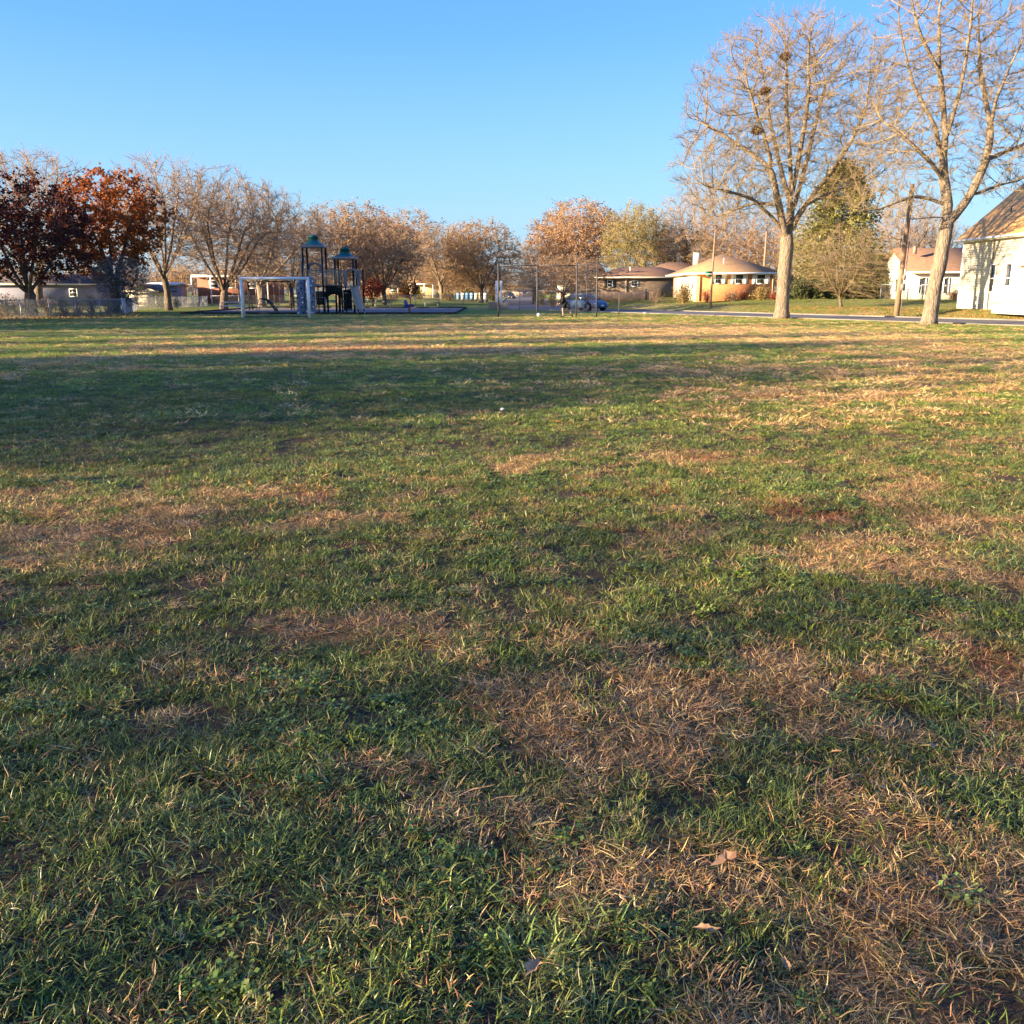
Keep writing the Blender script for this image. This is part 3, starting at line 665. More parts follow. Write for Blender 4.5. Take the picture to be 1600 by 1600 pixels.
# shrubs
shrub_meshes = {}
def shrub(seed, px, py_top, half_px, Y, label, m, name='shrub', n=700, lf=.1, stems=30, group=None, bare_=False):
    rg = np.random.RandomState(seed); X = X_at(px, Y); z0 = gzf(X, Y); H = Z_at(py_top, Y) - z0; Rr = half_px / PPM * Y
    o = thing(name, label, 'shrub', (X, Y, z0), group=group); St = MB(); a = rg.uniform(0, 6.28, stems); rr = rg.uniform(.2, 1, stems) * Rr
    tip = np.stack([np.cos(a) * rr, np.sin(a) * rr, H * (1 - .45 * (rr / Rr) ** 2) * rg.uniform(.7, 1, stems)], 1); b0 = tip * (.12, .12, 0)
    mid = b0 * .5 + tip * .5 + rg.normal(0, .05, tip.shape); one = np.ones(stems)
    segs(St, b0, mid, one * .014, one * .010, 4); segs(St, mid, tip, one * .010, one * .004, 4)
    k = np.repeat(np.arange(stems), 5); t = rg.rand(len(k), 1); q = mid[k] * (1 - t) + tip[k] * t; e = rg.normal(0, .5, q.shape); e[:, 2] += .5
    segs(St, q, q + e * .22, np.full(len(k), .006), np.full(len(k), .003), 3)
    St.build('stems', twig_m, o)
    if not bare_:
        Fo = MB(); k = rg.randint(0, stems, n); t = rg.uniform(.15, 1.05, (n, 1)); p = b0[k] * (1 - t) + tip[k] * t + rg.normal(0, .09 + Rr * .1, (n, 3)); p[:, 2] = np.abs(p[:, 2]); leaf_quads(Fo, p, rg, lf); Fo.build('foliage', m, o)
    return o
shrub(1, 1068, 442, 15, 93.5, 'golden yellow shrub at the left front corner of the brick house', m_yel, n=1500, lf=.13)
shrub(2, 1105, 450, 9, 95.5, 'red leafed shrub beneath the leftmost front window', m_red, n=600)
shrub(3, 1144, 453, 12, 95, 'brown green shrub beneath the middle window', m_brn, n=800)
shrub(4, 1161, 450, 6, 95.6, 'small red shrub right of the brown green one by the brick wall', m_red, n=400)
shrub(5, 1190, 447, 15, 94.5, 'wide golden shrub at the right end of the brick house', m_yel, n=1500, lf=.12)
shrub(6, 1209, 455, 6, 93, 'small red shrub at the foot of the brick house, far right end', m_red, n=500)
for i, (px, tp, hf) in enumerate(((1248, 436, 15), (1272, 432, 16), (1298, 440, 14), (1330, 442, 14), (1350, 440, 12))):
    shrub(20 + i, px, tp, hf, 92 + i * .4, 'dark green bush in the hedge below the tall evergreen, number %s from the left' % ['one', 'two', 'three', 'four', 'five'][i] if False else
          ['leftmost dark green bush below the tall evergreen, next to the big trunk', 'tallest dark bush of the hedge below the evergreen', 'dark bush just left of the small bare tree', 'dark bush just right of the small bare tree', 'rightmost dark bush of the hedge by the wire fence'][i], m_everd, n=2200, lf=.15, stems=26, group='dark hedge bushes below the evergreen')
shrub(30, 1025, 448, 16, 98, 'bare spreading shrub between the brown house and the brick house', m_brn, bare_=True, stems=60)
shrub(31, 862, 456, 11, 104, 'yellow shrub right of the side street', m_yel, n=900)
shrub(32, 846, 452, 7, 108, 'dark green shrub at the side street corner', m_grn, n=700)
shrub(33, 1492, 455, 9, 82, 'brown low shrub between the small and the large white house', m_brn, n=700)
for i, px in enumerate((6, 24, 46, 72, 96, 118, 140, 166)):
    shrub(40 + i, px, 455 + (i * 5) % 7, 16, 60.5 + i * 1.0, ['dry brush clump at the left edge behind the fence', 'dry brush clump behind the first fence bay', 'dry golden brush left of the maple trunk', 'dry golden brush right of the maple trunk', 'thin dry brush behind the middle of the fence', 'thin dry brush left of the orange oak', 'thin dry brush in front of the orange oak', 'low dry brush by the fence corner'][i], [m_brn, m_yel, m_brn][i % 3], n=260, stems=40, group='dry brush behind the wire fence')
shrub(60, 255, 462, 26, 96, 'dark green bush beyond the fence under the bare tree', m_grn, n=1500, lf=.16)
shrub(61, 610, 459, 14, 140, 'yellowish garden bush right of the slide', m_yel, n=900, lf=.16)
shrub(62, 655, 452, 12, 142, 'green yellow garden bush left of the porch', m_olv, n=900, lf=.16)
shrub(63, 700, 456, 12, 141, 'golden bush right of the porch', m_yel, n=900, lf=.16)
shrub(64, 740, 441, 16, 157, 'dark evergreen bush behind the painted panels, left', m_everd, n=1400, lf=.2)
shrub(65, 768, 438, 12, 156, 'dark evergreen bush behind the painted panels, right', m_everd, n=1400, lf=.2)
# ------------------------------------------------------------------ grass: tufts of real blades, instanced on points
def blade_mesh(name, rg, nb, rad, L, wd, tilt, curl, seg=4, flat=0., m=None, wav=.0):
    V = []; Fc = []
    for i in range(nb):
        a = rg.uniform(0, 6.28); rr = rad * math.sqrt(rg.rand()); x, y = math.cos(a) * rr, math.sin(a) * rr
        az = a + rg.normal(0, .9) if rg.rand() < .7 else rg.uniform(0, 6.28)
        th = R(rg.uniform(*tilt)); l_ = L * rg.uniform(.55, 1.3); w0 = wd * rg.uniform(.6, 1.35); k = R(rg.uniform(*curl)) / seg
        p = np.array((x, y, -.004 + flat * rg.rand())); side = np.array((-math.sin(az), math.cos(az), 0)); roll = rg.normal(0, .5); b0 = len(V)
        for s in range(seg + 1):
            t = s / seg; wv = w0 * (.75 + .5 * min(t * 3, 1)) * (1 - t ** 2.2) if s < seg else 0
            d = np.array((math.cos(az) * math.sin(th), math.sin(az) * math.sin(th), math.cos(th)))
            up = np.cross(side, d); sv = side * math.cos(roll) + up * math.sin(roll)
            if s < seg: V += [p - sv * wv / 2, p + sv * wv / 2]
            else: V.append(p)
            p = p + d * l_ / seg; th += k; az += rg.normal(0, wav)
            if p[2] < .004: p[2] = .004 + .004 * rg.rand(); th = min(th, R(92))
        for s in range(seg - 1): q = b0 + 2 * s; Fc.append((q, q + 1, q + 3, q + 2))
        q = b0 + 2 * (seg - 1); Fc.append((q, q + 1, q + 2))
    mb = MB(); mb.add(np.array(V), Fc); me = mb.mesh(name); me.materials.append(m)
    return bpy.data.objects.new(name, me)
def leaflet_mesh(name, rg, nb, rad, m):
    V = []; Fc = []
    for i in range(nb):
        a = rg.uniform(0, 6.28); rr = rad * math.sqrt(rg.rand()); c = np.array((math.cos(a) * rr, math.sin(a) * rr, rg.uniform(.008, .03)))
        for j in range(3):
            az = a + j * 2.1 + rg.normal(0, .2); s = rg.uniform(.005, .009); d = np.array((math.cos(az), math.sin(az), rg.normal(.1, .35))); e = np.array((-math.sin(az), math.cos(az), rg.normal(0, .3)))
            b0 = len(V); V += [c, c + d * s * .9 + e * s * .7, c + d * s * 1.7, c + d * s * .9 - e * s * .7]; Fc.append((b0, b0 + 1, b0 + 2, b0 + 3))
    mb = MB(); mb.add(np.array(V), Fc); me = mb.mesh(name); me.materials.append(m); return bpy.data.objects.new(name, me)
gmat = grass_mat('grass_blades', .2, .36); dmat = grass_mat('dry_blades', .15, .5)
rg = np.random.RandomState(5)
GREEN = [blade_mesh('g%d' % i, rg, nb, rad, L, wd, ti, cu, 4, 0, gmat, .12) for i, (nb, rad, L, wd, ti, cu) in enumerate([
    (15, .035, .085, .0048, (15, 70), (20, 80)), (18, .045, .065, .0038, (20, 80), (10, 70)), (13, .03, .105, .0058, (25, 75), (20, 75)),
    (26, .05, .075, .0019, (5, 65), (10, 70)), (20, .06, .055, .0042, (40, 88), (5, 40)), (24, .04, .11, .0022, (5, 50), (20, 80))])]
GFAR = [blade_mesh('h%d' % i, rg, 60, .19, L, .0075, (10, 75), (10, 60), 2, 0, gmat) for i, L in enumerate((.06, .07, .085))]
DRY = [blade_mesh('d%d' % i, rg, nb, rad, L, wd, ti, cu, 5, fl, dmat, .27) for i, (nb, rad, L, wd, ti, cu, fl) in enumerate([
    (24, .045, .062, .0017, (60, 95), (0, 35), .02), (28, .055, .075, .0013, (65, 92), (-10, 30), .025), (16, .03, .065, .0026, (45, 88), (0, 40), .01), (28, .05, .045, .0019, (60, 95), (-20, 20), .03)])]
DFAR = [blade_mesh('e%d' % i, rg, 60, .2, .07, .0055, (50, 88), (0, 30), 2, .02, dmat) for i in range(2)]
CLOV = [leaflet_mesh('c%d' % i, rg, 26, .05, gmat) for i in range(2)]
def scatter(name, label, cat, P, rot, sc, var, tint, sources):
    me = bpy.data.meshes.new(name); n_ = len(P); me.vertices.add(n_); me.vertices.foreach_set('co', P.astype(np.float32).ravel())
    for nm, ty, arr, key in (('rot', 'FLOAT_VECTOR', rot, 'vector'), ('sc', 'FLOAT', sc, 'value'), ('var', 'INT', var, 'value'), ('tint', 'FLOAT_COLOR', tint, 'color')):
        a = me.attributes.new(nm, ty, 'POINT'); a.data.foreach_set(key, arr.astype(np.int32 if ty == 'INT' else np.float32).ravel())
    o = link(name, me, None, kind='stuff'); o['label'] = label; o['category'] = cat
    ng = bpy.data.node_groups.new(name + '_nodes', 'GeometryNodeTree')
    ng.interface.new_socket('Geometry', in_out='INPUT', socket_type='NodeSocketGeometry'); ng.interface.new_socket('Geometry', in_out='OUTPUT', socket_type='NodeSocketGeometry')
    N = ng.nodes; Lk = ng.links; gi = N.new('NodeGroupInput'); go = N.new('NodeGroupOutput'); jn = N.new('GeometryNodeJoinGeometry')
    for s in reversed(sources):
        oi = N.new('GeometryNodeObjectInfo'); oi.inputs['Object'].default_value = s; oi.inputs['As Instance'].default_value = True; Lk.new(oi.outputs['Geometry'], jn.inputs[0])
    ip = N.new('GeometryNodeInstanceOnPoints'); ip.inputs['Pick Instance'].default_value = True
    Lk.new(gi.outputs[0], ip.inputs['Points']); Lk.new(jn.outputs[0], ip.inputs['Instance'])
    def na(nm, ty):
        a = N.new('GeometryNodeInputNamedAttribute'); a.data_type = ty; a.inputs[0].default_value = nm; return a.outputs[0]
    Lk.new(na('var', 'INT'), ip.inputs['Instance Index']); e2r = N.new('FunctionNodeEulerToRotation'); Lk.new(na('rot', 'FLOAT_VECTOR'), e2r.inputs[0]); Lk.new(e2r.outputs[0], ip.inputs['Rotation']); Lk.new(na('sc', 'FLOAT'), ip.inputs['Scale'])
    Lk.new(ip.outputs[0], go.inputs[0])
    md = o.modifiers.new('tufts', 'NODES'); md.node_group = ng; return o
def band_points(y0, y1, lam, rg, mg=2.6):
    W = y1 * .56 + mg; n_ = int((y1 - y0) * 2 * W * lam); x = rg.uniform(-W, W, n_); y = rg.uniform(y0, y1, n_)
    k = (np.abs(x) < y * .56 + mg) & (street_u(x, y) < -.1); return x[k], y[k]
rg = np.random.RandomState(77)
def colmix(n_, cols, rg, t=None):
    cols = np.array(cols); k = rg.randint(0, len(cols), n_); j = rg.randint(0, len(cols), n_); a = rg.rand(n_, 1); return cols[k] * a + cols[j] * (1 - a)
GC = [(.080, .125, .022), (.13, .20, .030), (.20, .265, .040), (.12, .185, .050), (.095, .15, .028), (.28, .31, .07)]
DC = [(.54, .35, .14), (.42, .28, .115), (.68, .50, .22), (.28, .18, .08), (.58, .34, .13)]
CARP = [blade_mesh('k%d' % i, rg, 70, .10, L, wd, (20, 85), (0, 60), 3, .01, gmat, .2) for i, (L, wd) in enumerate(((.035, .0026), (.045, .0020), (.03, .0032)))]
acc = {'g': [], 'd': [], 'c': []}
for y0, y1, lam, far in ((-.5, 3.2, 560, 0), (3.2, 6, 460, 0), (6, 9.5, 300, 0), (9.5, 14, 170, 0), (11, 20, 46, 1), (20, 34, 27, 1), (34, 70, 12, 1)):
    x, y = band_points(y0, y1, lam, rg)
    d = dryness(x, y); ru = rust(x, y); b_ = bare(x, y)
    keep = rg.rand(len(x)) > b_ * .7; x, y, d, ru = x[keep], y[keep], d[keep], ru[keep]
    pd = sm((d - .26) / .5); isd = (rg.rand(len(x)) < pd * .88 + .06)
    # green thins out inside dry patches, clover hides in the green
    clv = (~isd) & (rg.rand(len(x)) < .14 * sm((fbm(x * 1.7 + 60, y * 1.7, 3) - .45) / .2)) & (not far)
    lush = fbm(x * .9 + 200, y * .9 + 11, 3)
    h = .44 + .38 * sm((fbm(x * 2.2 + 20, y * 2.2 + 44, 3) - .35) / .4)
    z = gz(x, y) + relief(x, y)
    for key, mk in (('g', (~isd) & (~clv)), ('d', isd), ('c', clv)):
        n_ = mk.sum()
        if not n_: continue
        if key == 'd':
            t = colmix(n_, DC, rg); t = t * (1 - ru[mk][:, None]) + np.array((.33, .115, .045)) * ru[mk][:, None]
            kind = rg.randint(0, 4, n_) if not far else 4 + rg.randint(0, 2, n_); s = rg.uniform(.75, 1.25, n_)
        elif key == 'g':
            t = colmix(n_, GC, rg); yl = sm((lush[mk] - .35) / .35)[:, None]; t = t * (.8 + .5 * yl) + np.array((.03, .015, 0)) * (1 - yl)
            wsp = fbm(x[mk] * 1.5 + 300, y[mk] * 1.5, 2)  # broad bladed and fine bladed areas
            kind = np.where(rg.rand(n_) < sm((wsp - .4) / .2), rg.choice([0, 1, 2, 4], n_), rg.choice([1, 3, 5, 3, 4], n_)) if not far else 6 + rg.randint(0, 3, n_)
            s = h[mk] * rg.uniform(.75, 1.25, n_) * (.9 if not far else .85)
        else:
            t = colmix(n_, GC[:4], rg); kind = rg.randint(0, 2, n_); s = rg.uniform(.8, 1.3, n_)
        t = t * rg.uniform(1.0, 1.3, (n_, 1)) if far else (t * .84 + t.mean(1, keepdims=True) * .16 if key == 'g' else t)
        tilt = .16 if key != 'd' else .1
        rot = np.stack([rg.normal(0, tilt, n_), rg.normal(0, tilt, n_), rg.uniform(0, 6.28, n_)], 1)
        acc[key].append((np.stack([x[mk], y[mk], z[mk]], 1), rot, s, kind, np.concatenate([t, np.ones((n_, 1))], 1)))
def cat(k): return [np.concatenate([a[i] for a in acc[k]]) for i in range(5)]
for y0, y1, lam in ((-.5, 4, 190), (4, 9, 130), (9, 16, 60)):
    x, y = band_points(y0, y1, lam, rg); keep = rg.rand(len(x)) > bare(x, y) * .8; x, y = x[keep], y[keep]; n_ = len(x); d = dryness(x, y)
    isd = rg.rand(n_) < .12 + .75 * sm((d - .28) / .4); t = colmix(n_, GC, rg) * .9; t[isd] = colmix(isd.sum(), DC, rg) * .8; ru = rust(x, y)[:, None] * .8; t = t * (1 - ru) + np.array((.30, .10, .04)) * ru
    acc['g'].append((np.stack([x, y, gz(x, y) + relief(x, y)], 1), np.stack([rg.normal(0, .1, n_), rg.normal(0, .1, n_), rg.uniform(0, 6.28, n_)], 1), rg.uniform(.8, 1.3, n_), 9 + rg.randint(0, 3, n_), np.concatenate([t, np.ones((n_, 1))], 1)))
scatter('grass', 'green grass growing across the open park field', 'grass', *cat('g'), GREEN + GFAR + CARP)
scatter('dry_grass', 'dry tan grass lying matted in patches over the park field', 'grass', *cat('d'), DRY + DFAR)
scatter('clover', 'small leafed green clover between the grass in the foreground', 'clover', *cat('c'), CLOV)
# far lawns beyond the street
x = rg.uniform(5, 60, 60000); y = rg.uniform(48, 125, 60000); u = street_u(x, y)
k = (u > 7.3) & (x > 7.6) & ((u < 26) | (rg.rand(len(x)) < .4)) & (x / y < .62); x, y = x[k][:22000], y[k][:22000]
n_ = len(x); t = colmix(n_, [(.09, .13, .03), (.14, .17, .04), (.22, .19, .07)], rg)
lit = np.exp(-((x - 27) / 9) ** 2 - ((street_u(x, y) - 9.5) / 3.5) ** 2) * 1.2; tn = rg.rand(n_) < lit * .85
t[tn] = colmix(tn.sum(), [(.42, .22, .07), (.5, .3, .11), (.3, .16, .06)], rg)
tint = np.concatenate([t, np.ones((n_, 1))], 1)
scatter('lawn_grass', 'short green grass and leaf litter on the lawns across the road', 'grass', np.stack([x, y, gz(x, y)], 1), np.stack([0 * x, 0 * x, rg.uniform(0, 6.28, n_)], 1), rg.uniform(.6, 1.0, n_), rg.randint(0, 3, n_), tint, GFAR)
# fallen leaves
leafm = mat('fallen_leaf', (.42, .22, .10), .6, col2=(.62, .38, .19), scale=30)
def leaf_mesh(seed):
    rg = np.random.RandomState(seed); n_ = 14; V = [(0, 0, .006)]; 
    for i in range(n_):
        a = 2 * math.pi * i / n_; r_ = (.032 if i % 2 == 0 else .020) * rg.uniform(.8, 1.2) * (1.25 if abs(math.cos(a)) > .8 else .8)
        V.append((math.cos(a) * r_ * 1.15, math.sin(a) * r_ * .8, .004 + .010 * rg.rand() + .012 * abs(math.sin(a))))
    m = MB(); m.add(V, [(0, i + 1, (i + 1) % n_ + 1) for i in range(n_)]); return m
LL = [(1137, 1345, 1.15, 'largest tan fallen leaf lying on the grass right of centre'), (836, 1518, 1.0, 'tan fallen leaf near the bottom edge, left of the dry patch'), (1102, 1456, .8, 'pale flat fallen leaf below the largest leaf'),
      (1307, 1172, .6, 'small pinkish fallen leaf right of centre, halfway up the foreground'), (1459, 1163, .8, 'brown fallen leaf near the right edge among rusty stems'), (1228, 1502, .5, 'small pale leaf scrap near the bottom right')]
for i, (px, py, s, lb) in enumerate(LL):
    X, Y = gat(px, py, .05); o = leaf_mesh(i).build('fallen_leaf', leafm); o.location = (X, Y, gzf(X, Y) + float(relief(np.array(X), np.array(Y))) + .045); o.rotation_euler = (random.uniform(-.3, .3) - .1, random.uniform(-.3, .3), random.uniform(0, 6)); o.scale = (s,) * 3
    tag(o, lb, 'leaf', 'fallen leaves on the foreground grass')
lm = MB(); rgl = np.random.RandomState(9); n_ = 1500
x = rgl.uniform(-20, 32, n_); y = rgl.uniform(6, 64, n_); k = (np.abs(x) < y * .58 + 2) & (street_u(x, y) < 0) & (rgl.rand(n_) < .25 + .75 * sm((x + 2) / 18)); x, y = x[k], y[k]
leaf_quads(lm, np.stack([x, y, gz(x, y) + .05], 1), rgl, .06)
x = rgl.uniform(14, 40, 9000); y = rgl.uniform(46, 75, 9000); u = street_u(x, y); k = (u > 7.2) & (u < 13) & (rgl.rand(9000) < np.exp(-((x - 28) / 6.5) ** 2)); x, y = x[k], y[k]
leaf_quads(lm, np.stack([x, y, gz(x, y) + .05], 1), rgl, .09)
x = rgl.normal(-30, 3.2, 2600); y = rgl.normal(60, 5.5, 2600); leaf_quads(lm, np.stack([x, y, gz(x, y) + .05], 1), rgl, .10)
o = lm.build('leaf_litter', m_tan, kind='stuff'); o['label'] = 'scattered dry fallen leaves on the far grass and beside the road'; o['category'] = 'leaves'

# ------------------------------------------------------------------ shared object materials
white = mat('white_paint', (.78, .78, .76), .5, var=.06); galv = mat('galvanised_steel', (.36, .37, .38), .45, metal=.5, var=.15, scale=12)
dark_steel = mat('dark_steel', (.035, .04, .05), .5, var=.2); glass = mat('window_glass', (.03, .035, .04), .08, spec=.8, var=.3)
cream = mat('cream_paint', (.66, .60, .47), .7, var=.06); blackp = mat('black_plastic', (.015, .015, .018), .5)
wood_f = mat('fence_wood', (.26, .17, .10), .85, col2=(.42, .29, .19), scale=4, stretch=(6, 6, .6)); polewood = mat('pole_wood', (.20, .13, .08), .9, col2=(.34, .235, .155), scale=2, stretch=(4, 4, .4), bump=.5)
brick_m = mat('orange_brick', (.42, .17, .075), .85, col2=(.55, .25, .115), scale=5)
def brickify(m):
    n = m.node_tree.nodes; l = m.node_tree.links; b = n['Principled BSDF']; tc = n.new('ShaderNodeTexCoord'); mp = n.new('ShaderNodeMapping'); mp.inputs['Rotation'].default_value = (R(90), 0, 0); l.new(tc.outputs['Object'], mp.inputs[0])
    bt = n.new('ShaderNodeTexBrick'); bt.inputs['Scale'].default_value = 1; bt.inputs['Brick Width'].default_value = .22; bt.inputs['Row Height'].default_value = .075; bt.inputs['Mortar Size'].default_value = .008
    bt.inputs['Color1'].default_value = (.56, .20, .055, 1); bt.inputs['Color2'].default_value = (.46, .15, .045, 1); bt.inputs['Mortar'].default_value = (.46, .31, .19, 1); l.new(mp.outputs[0], bt.inputs['Vector']); l.new(bt.outputs[0], b.inputs['Base Color'])
brickify(brick_m)
sh_or = band_mat('orange_brown_shingles', (.50, .27, .09), (.72, .42, .165), .16, 'Z', .06, 2.5, streak=(1, 1, 5)); sh_br = band_mat('brown_shingles', (.16, .095, .06), (.27, .17, .11), .16, 'Z', .06, 2.5, streak=(1, 1, 5))
sh_tan = band_mat('tan_shingles', (.27, .165, .085), (.38, .25, .135), .16, 'Z', .06, 2.5, streak=(1, 1, 5)); sh_gr = band_mat('grey_shingles', (.07, .06, .06), (.13, .11, .10), .16, 'Z', .7, 2.5)
sid_w = band_mat('white_siding', (.58, .54, .45), (.68, .64, .55), .12, 'Z', .5, .6); sid_b = band_mat('brown_siding', (.20, .15, .105), (.26, .20, .145), .15, 'Z', .5, .6)
sid_g = band_mat('dark_green_siding', (.05, .06, .06), (.075, .085, .085), .15, 'Z', .5, .6); sid_l = band_mat('lavender_grey_siding', (.20, .20, .26), (.25, .25, .31), .15, 'Z', .5, .6)
def roof_mb(x0, x1, y0, y1, ze, zr, axis, hip=0., th=.14):
    """gable or hip roof shell with thickness; ridge along axis"""
    m = MB(); ym, xm = (y0 + y1) / 2, (x0 + x1) / 2
    if axis == 'x': r0, r1 = (x0 + hip, ym, zr), (x1 - hip, ym, zr)
    else: r0, r1 = (xm, y0 + hip, zr), (xm, y1 - hip, zr)
    v = [(x0, y0, ze), (x1, y0, ze), (x1, y1, ze), (x0, y1, ze), r0, r1]; k = len(v); v = v + [(a, b, c - th) for a, b, c in v]
    if axis == 'x': f = [(0, 1, 5, 4), (2, 3, 4, 5), (1, 2, 5), (3, 0, 4)]
    else: f = [(3, 0, 4, 5), (1, 2, 5, 4), (0, 1, 4), (2, 3, 5)]
    if not hip: f = f[:2]
    g = [tuple(i + k for i in q[::-1]) for q in f]
    rim = [(0, 1), (1, 2), (2, 3), (3, 0)] if hip else ([(0, 1), (1, 5), (5, 2), (2, 3), (3, 4), (4, 0)] if axis == 'x' else [(0, 4), (4, 1), (1, 2), (2, 5), (5, 3), (3, 0)])
    m.add(v, f + g + [(b, a, a + k, b + k) for a, b in rim]); return m
def window(par, c, w_, h, face, shutters=None, fm=None, depth=.08):
    """face: 'y' looks towards -y, 'x' looks towards -x"""
    fm = fm or white; f = MB(); x, y, z = c; t = .07
    def bx_(mb, du, dz, wu, hz, d, off):
        if face == 'y': mb.box((x + du, y - off, z + dz), (wu, d, hz))
        else: mb.box((x - off, y + du, z + dz), (d, wu, hz))
    for s in (-1, 1): bx_(f, s * (w_ / 2 + t / 2), 0, t, h + 2 * t, depth, depth / 2 - .012)
    for s in (-1, 1): bx_(f, 0, s * (h / 2 + t / 2), w_, t, depth * .96, depth / 2 - .012)
    bx_(f, 0, 0, w_, .045, depth * .7, depth * .35 - .01)
    o = f.build('window', fm, par); p = MB(); bx_(p, 0, 0, w_, h, .02, .012); p.build('pane', glass, o)
    if shutters is not None:
        for s in (-1, 1):
            q = MB(); bx_(q, s * (w_ / 2 + t + shutters / 2 + .01), 0, shutters, h + .1, .05, .027); q.build('shutter', fm, o)
    return o
# ------------------------------------------------------------------ the large white house at the right edge
hw = thing('white_house', 'large white clapboard house with steep orange brown roof at the right edge', 'house', (31.4, 67, 0))
z0, ze = .35, 5.05
m = MB(); m.span((0, -8, z0), (7.6, 0, ze)); m.span((.7, -17, z0), (7.6, -8.002, ze)); 
m.add([(.0, -.01, ze), (7.6, -.01, ze), (3.8, -.01, 8.55), (.0, -17, ze), (7.6, -17, ze), (3.8, -17, 8.55)], [(0, 1, 2), (3, 5, 4)]); m.build('wall', sid_w, hw)
m = MB()
for i in range(31):                        # lapped boards, each lower edge proud of the board below
    z = z0 + .1 + i * .15; m.add([(-.035, -7.9, z), (-.035, -.1, z), (-.008, -.1, z + .148), (-.008, -7.9, z + .148), (0, -7.9, z), (0, -.1, z)], [(0, 3, 2, 1), (0, 1, 5, 4)])
m.build('siding', sid_w, hw, kind='stuff')
m = MB()
for y in (-.06, -7.94):
    m = MB(); m.box((-.03, y, (z0 + ze) / 2), (.06, .14, ze - z0)); m.build('corner_trim', white, hw)
roof_mb(-.45, 8.05, -17.4, .4, 5.1, 8.85, 'y').build('roof', sh_or, hw)
m = MB(); m.tube([(-.53, .4, 5.02), (-.53, -17.4, 5.02)], .075, 8); m.box((-.43, -8.5, 4.99), (.05, 17.7, .2)); m.build('gutter', white, hw)
m = MB(); m.tube([(-.5, -4.35, 4.98), (-.09, -4.35, 4.75), (-.09, -4.35, .5)], .045, 6); m.build('downspout', mat('dull_metal', (.22, .21, .2), .5), hw)
m = MB(); m.cyl((1.35, -3.2, 5.9), (1.35, -3.2, 7.05), .045, 6); m.build('vent_pipe', dark_steel, hw)
window(hw, (-.03, -4.55, 2.45), .62, 1.7, 'x'); window(hw, (-.03, -6.55, 2.45), .62, 1.7, 'x')
# porch
m = MB(); m.span((-1.75, -13, .9), (-.04, -8.1, .99)); m.span((-1.75, -13, .98), (.69, -8.15, .995)); m.build('porch_floor', mat('grey_deck', (.42, .40, .37), .7), hw)
m = MB(); m.span((-1.72, -13, .3), (-1.66, -8.1, .9)); m.span((-1.72, -8.16, .3), (-.05, -8.1, .9)); m.build('porch_skirt', white, hw)
m = MB(); m.box((-1.68, -10.55, 1.93), (.07, 4.9, .07)); m.box((-1.68, -10.55, 1.08), (.05, 4.9, .05)); m.box((-.86, -8.13, 1.93), (1.6, .07, .07)); m.box((-.86, -8.13, 1.08), (1.6, .05, .05)); m.build('porch_rail', white, hw)
bal = MB(); bal.box((0, 0, 0), (.045, .045, .84)); bme = bal.mesh('baluster'); bme.materials.append(white)
for i in range(34):
    o = link('baluster', bme, hw); o.location = (-1.68, -8.3 - i * .14, 1.505)
for i in range(9):
    o = link('baluster', bme, hw); o.location = (-1.5 + i * .15, -8.13, 1.505)
for y, h in ((-8.14, 1.1), (-11.5, 2.1), (-12.95, 2.1)):
    m = MB(); m.box((-1.68, y, .9 + h / 2), (.13, .13, h)); m.build('porch_post', white, hw)
m = MB(); m.add([(-1.95, -13.2, 2.95), (-1.95, -11.4, 2.95), (.68, -11.4, 3.35), (.68, -13.2, 3.35), (-1.95, -13.2, 3.07), (-1.95, -11.4, 3.07), (.68, -11.4, 3.5), (.68, -13.2, 3.5)], [(0, 1, 2, 3), (4, 7, 6, 5), (0, 4, 5, 1), (1, 5, 6, 2), (2, 6, 7, 3), (3, 7, 4, 0)]); m.build('porch_roof', sh_br, hw)
m = MB(); m.box((.66, -9.4, 2.0), (.06, .95, 2.05)); m.build('door', mat('brown_door', (.2, .12, .07), .6), hw)
# ------------------------------------------------------------------ the small white house
h2 = thing('white_house', 'small white house with brown gable roof behind the wooden utility pole', 'house', (37.3, 90, 0))
m = MB(); m.span((0, 0, .6), (10, 7, 3.5)); m.add([(0, 0, 3.5), (0, 7, 3.5), (0, 3.5, 5.6)], [(0, 2, 1)]); m.build('wall', sid_w, h2)
roof_mb(-.4, 10.4, -.5, 7.5, 3.45, 5.75, 'x').build('roof', sh_br, h2)
m = MB(); m.box((5, -.55, 3.38), (10.8, .08, .16)); m.build('gutter', white, h2)
window(h2, (1.35, 0, 2.15), .55, 1.4, 'y'); window(h2, (3.6, 0, 2.15), .4, 1.4, 'y'); window(h2, (0, 2.3, 2.2), .8, 1.1, 'x', fm=sid_l)
m = MB(); m.box((1.0, 1.6, 5.45), (.28, .28, .7)); m.build('chimney', mat('chimney_brick', (.3, .2, .16), .9), h2)
m = MB(); m.span((6.0, -1.6, .6), (9.5, -.02, .95)); m.build('porch_floor', conc, h2)
for x in (6.1, 7.6):
    m = MB(); m.box((x, -1.5, 1.9), (.14, .14, 1.9)); m.build('porch_post', white, h2)
m = MB(); m.add([(5.8, -1.9, 2.8), (9.7, -1.9, 2.8), (9.7, -.01, 3.2), (5.8, -.01, 3.2), (5.8, -1.9, 2.92), (9.7, -1.9, 2.92), (9.7, -.01, 3.33), (5.8, -.01, 3.33)], [(3, 2, 1, 0), (4, 5, 6, 7), (0, 1, 5, 4), (1, 2, 6, 5), (2, 3, 7, 6), (3, 0, 4, 7)]); m.build('porch_roof', sh_br, h2)
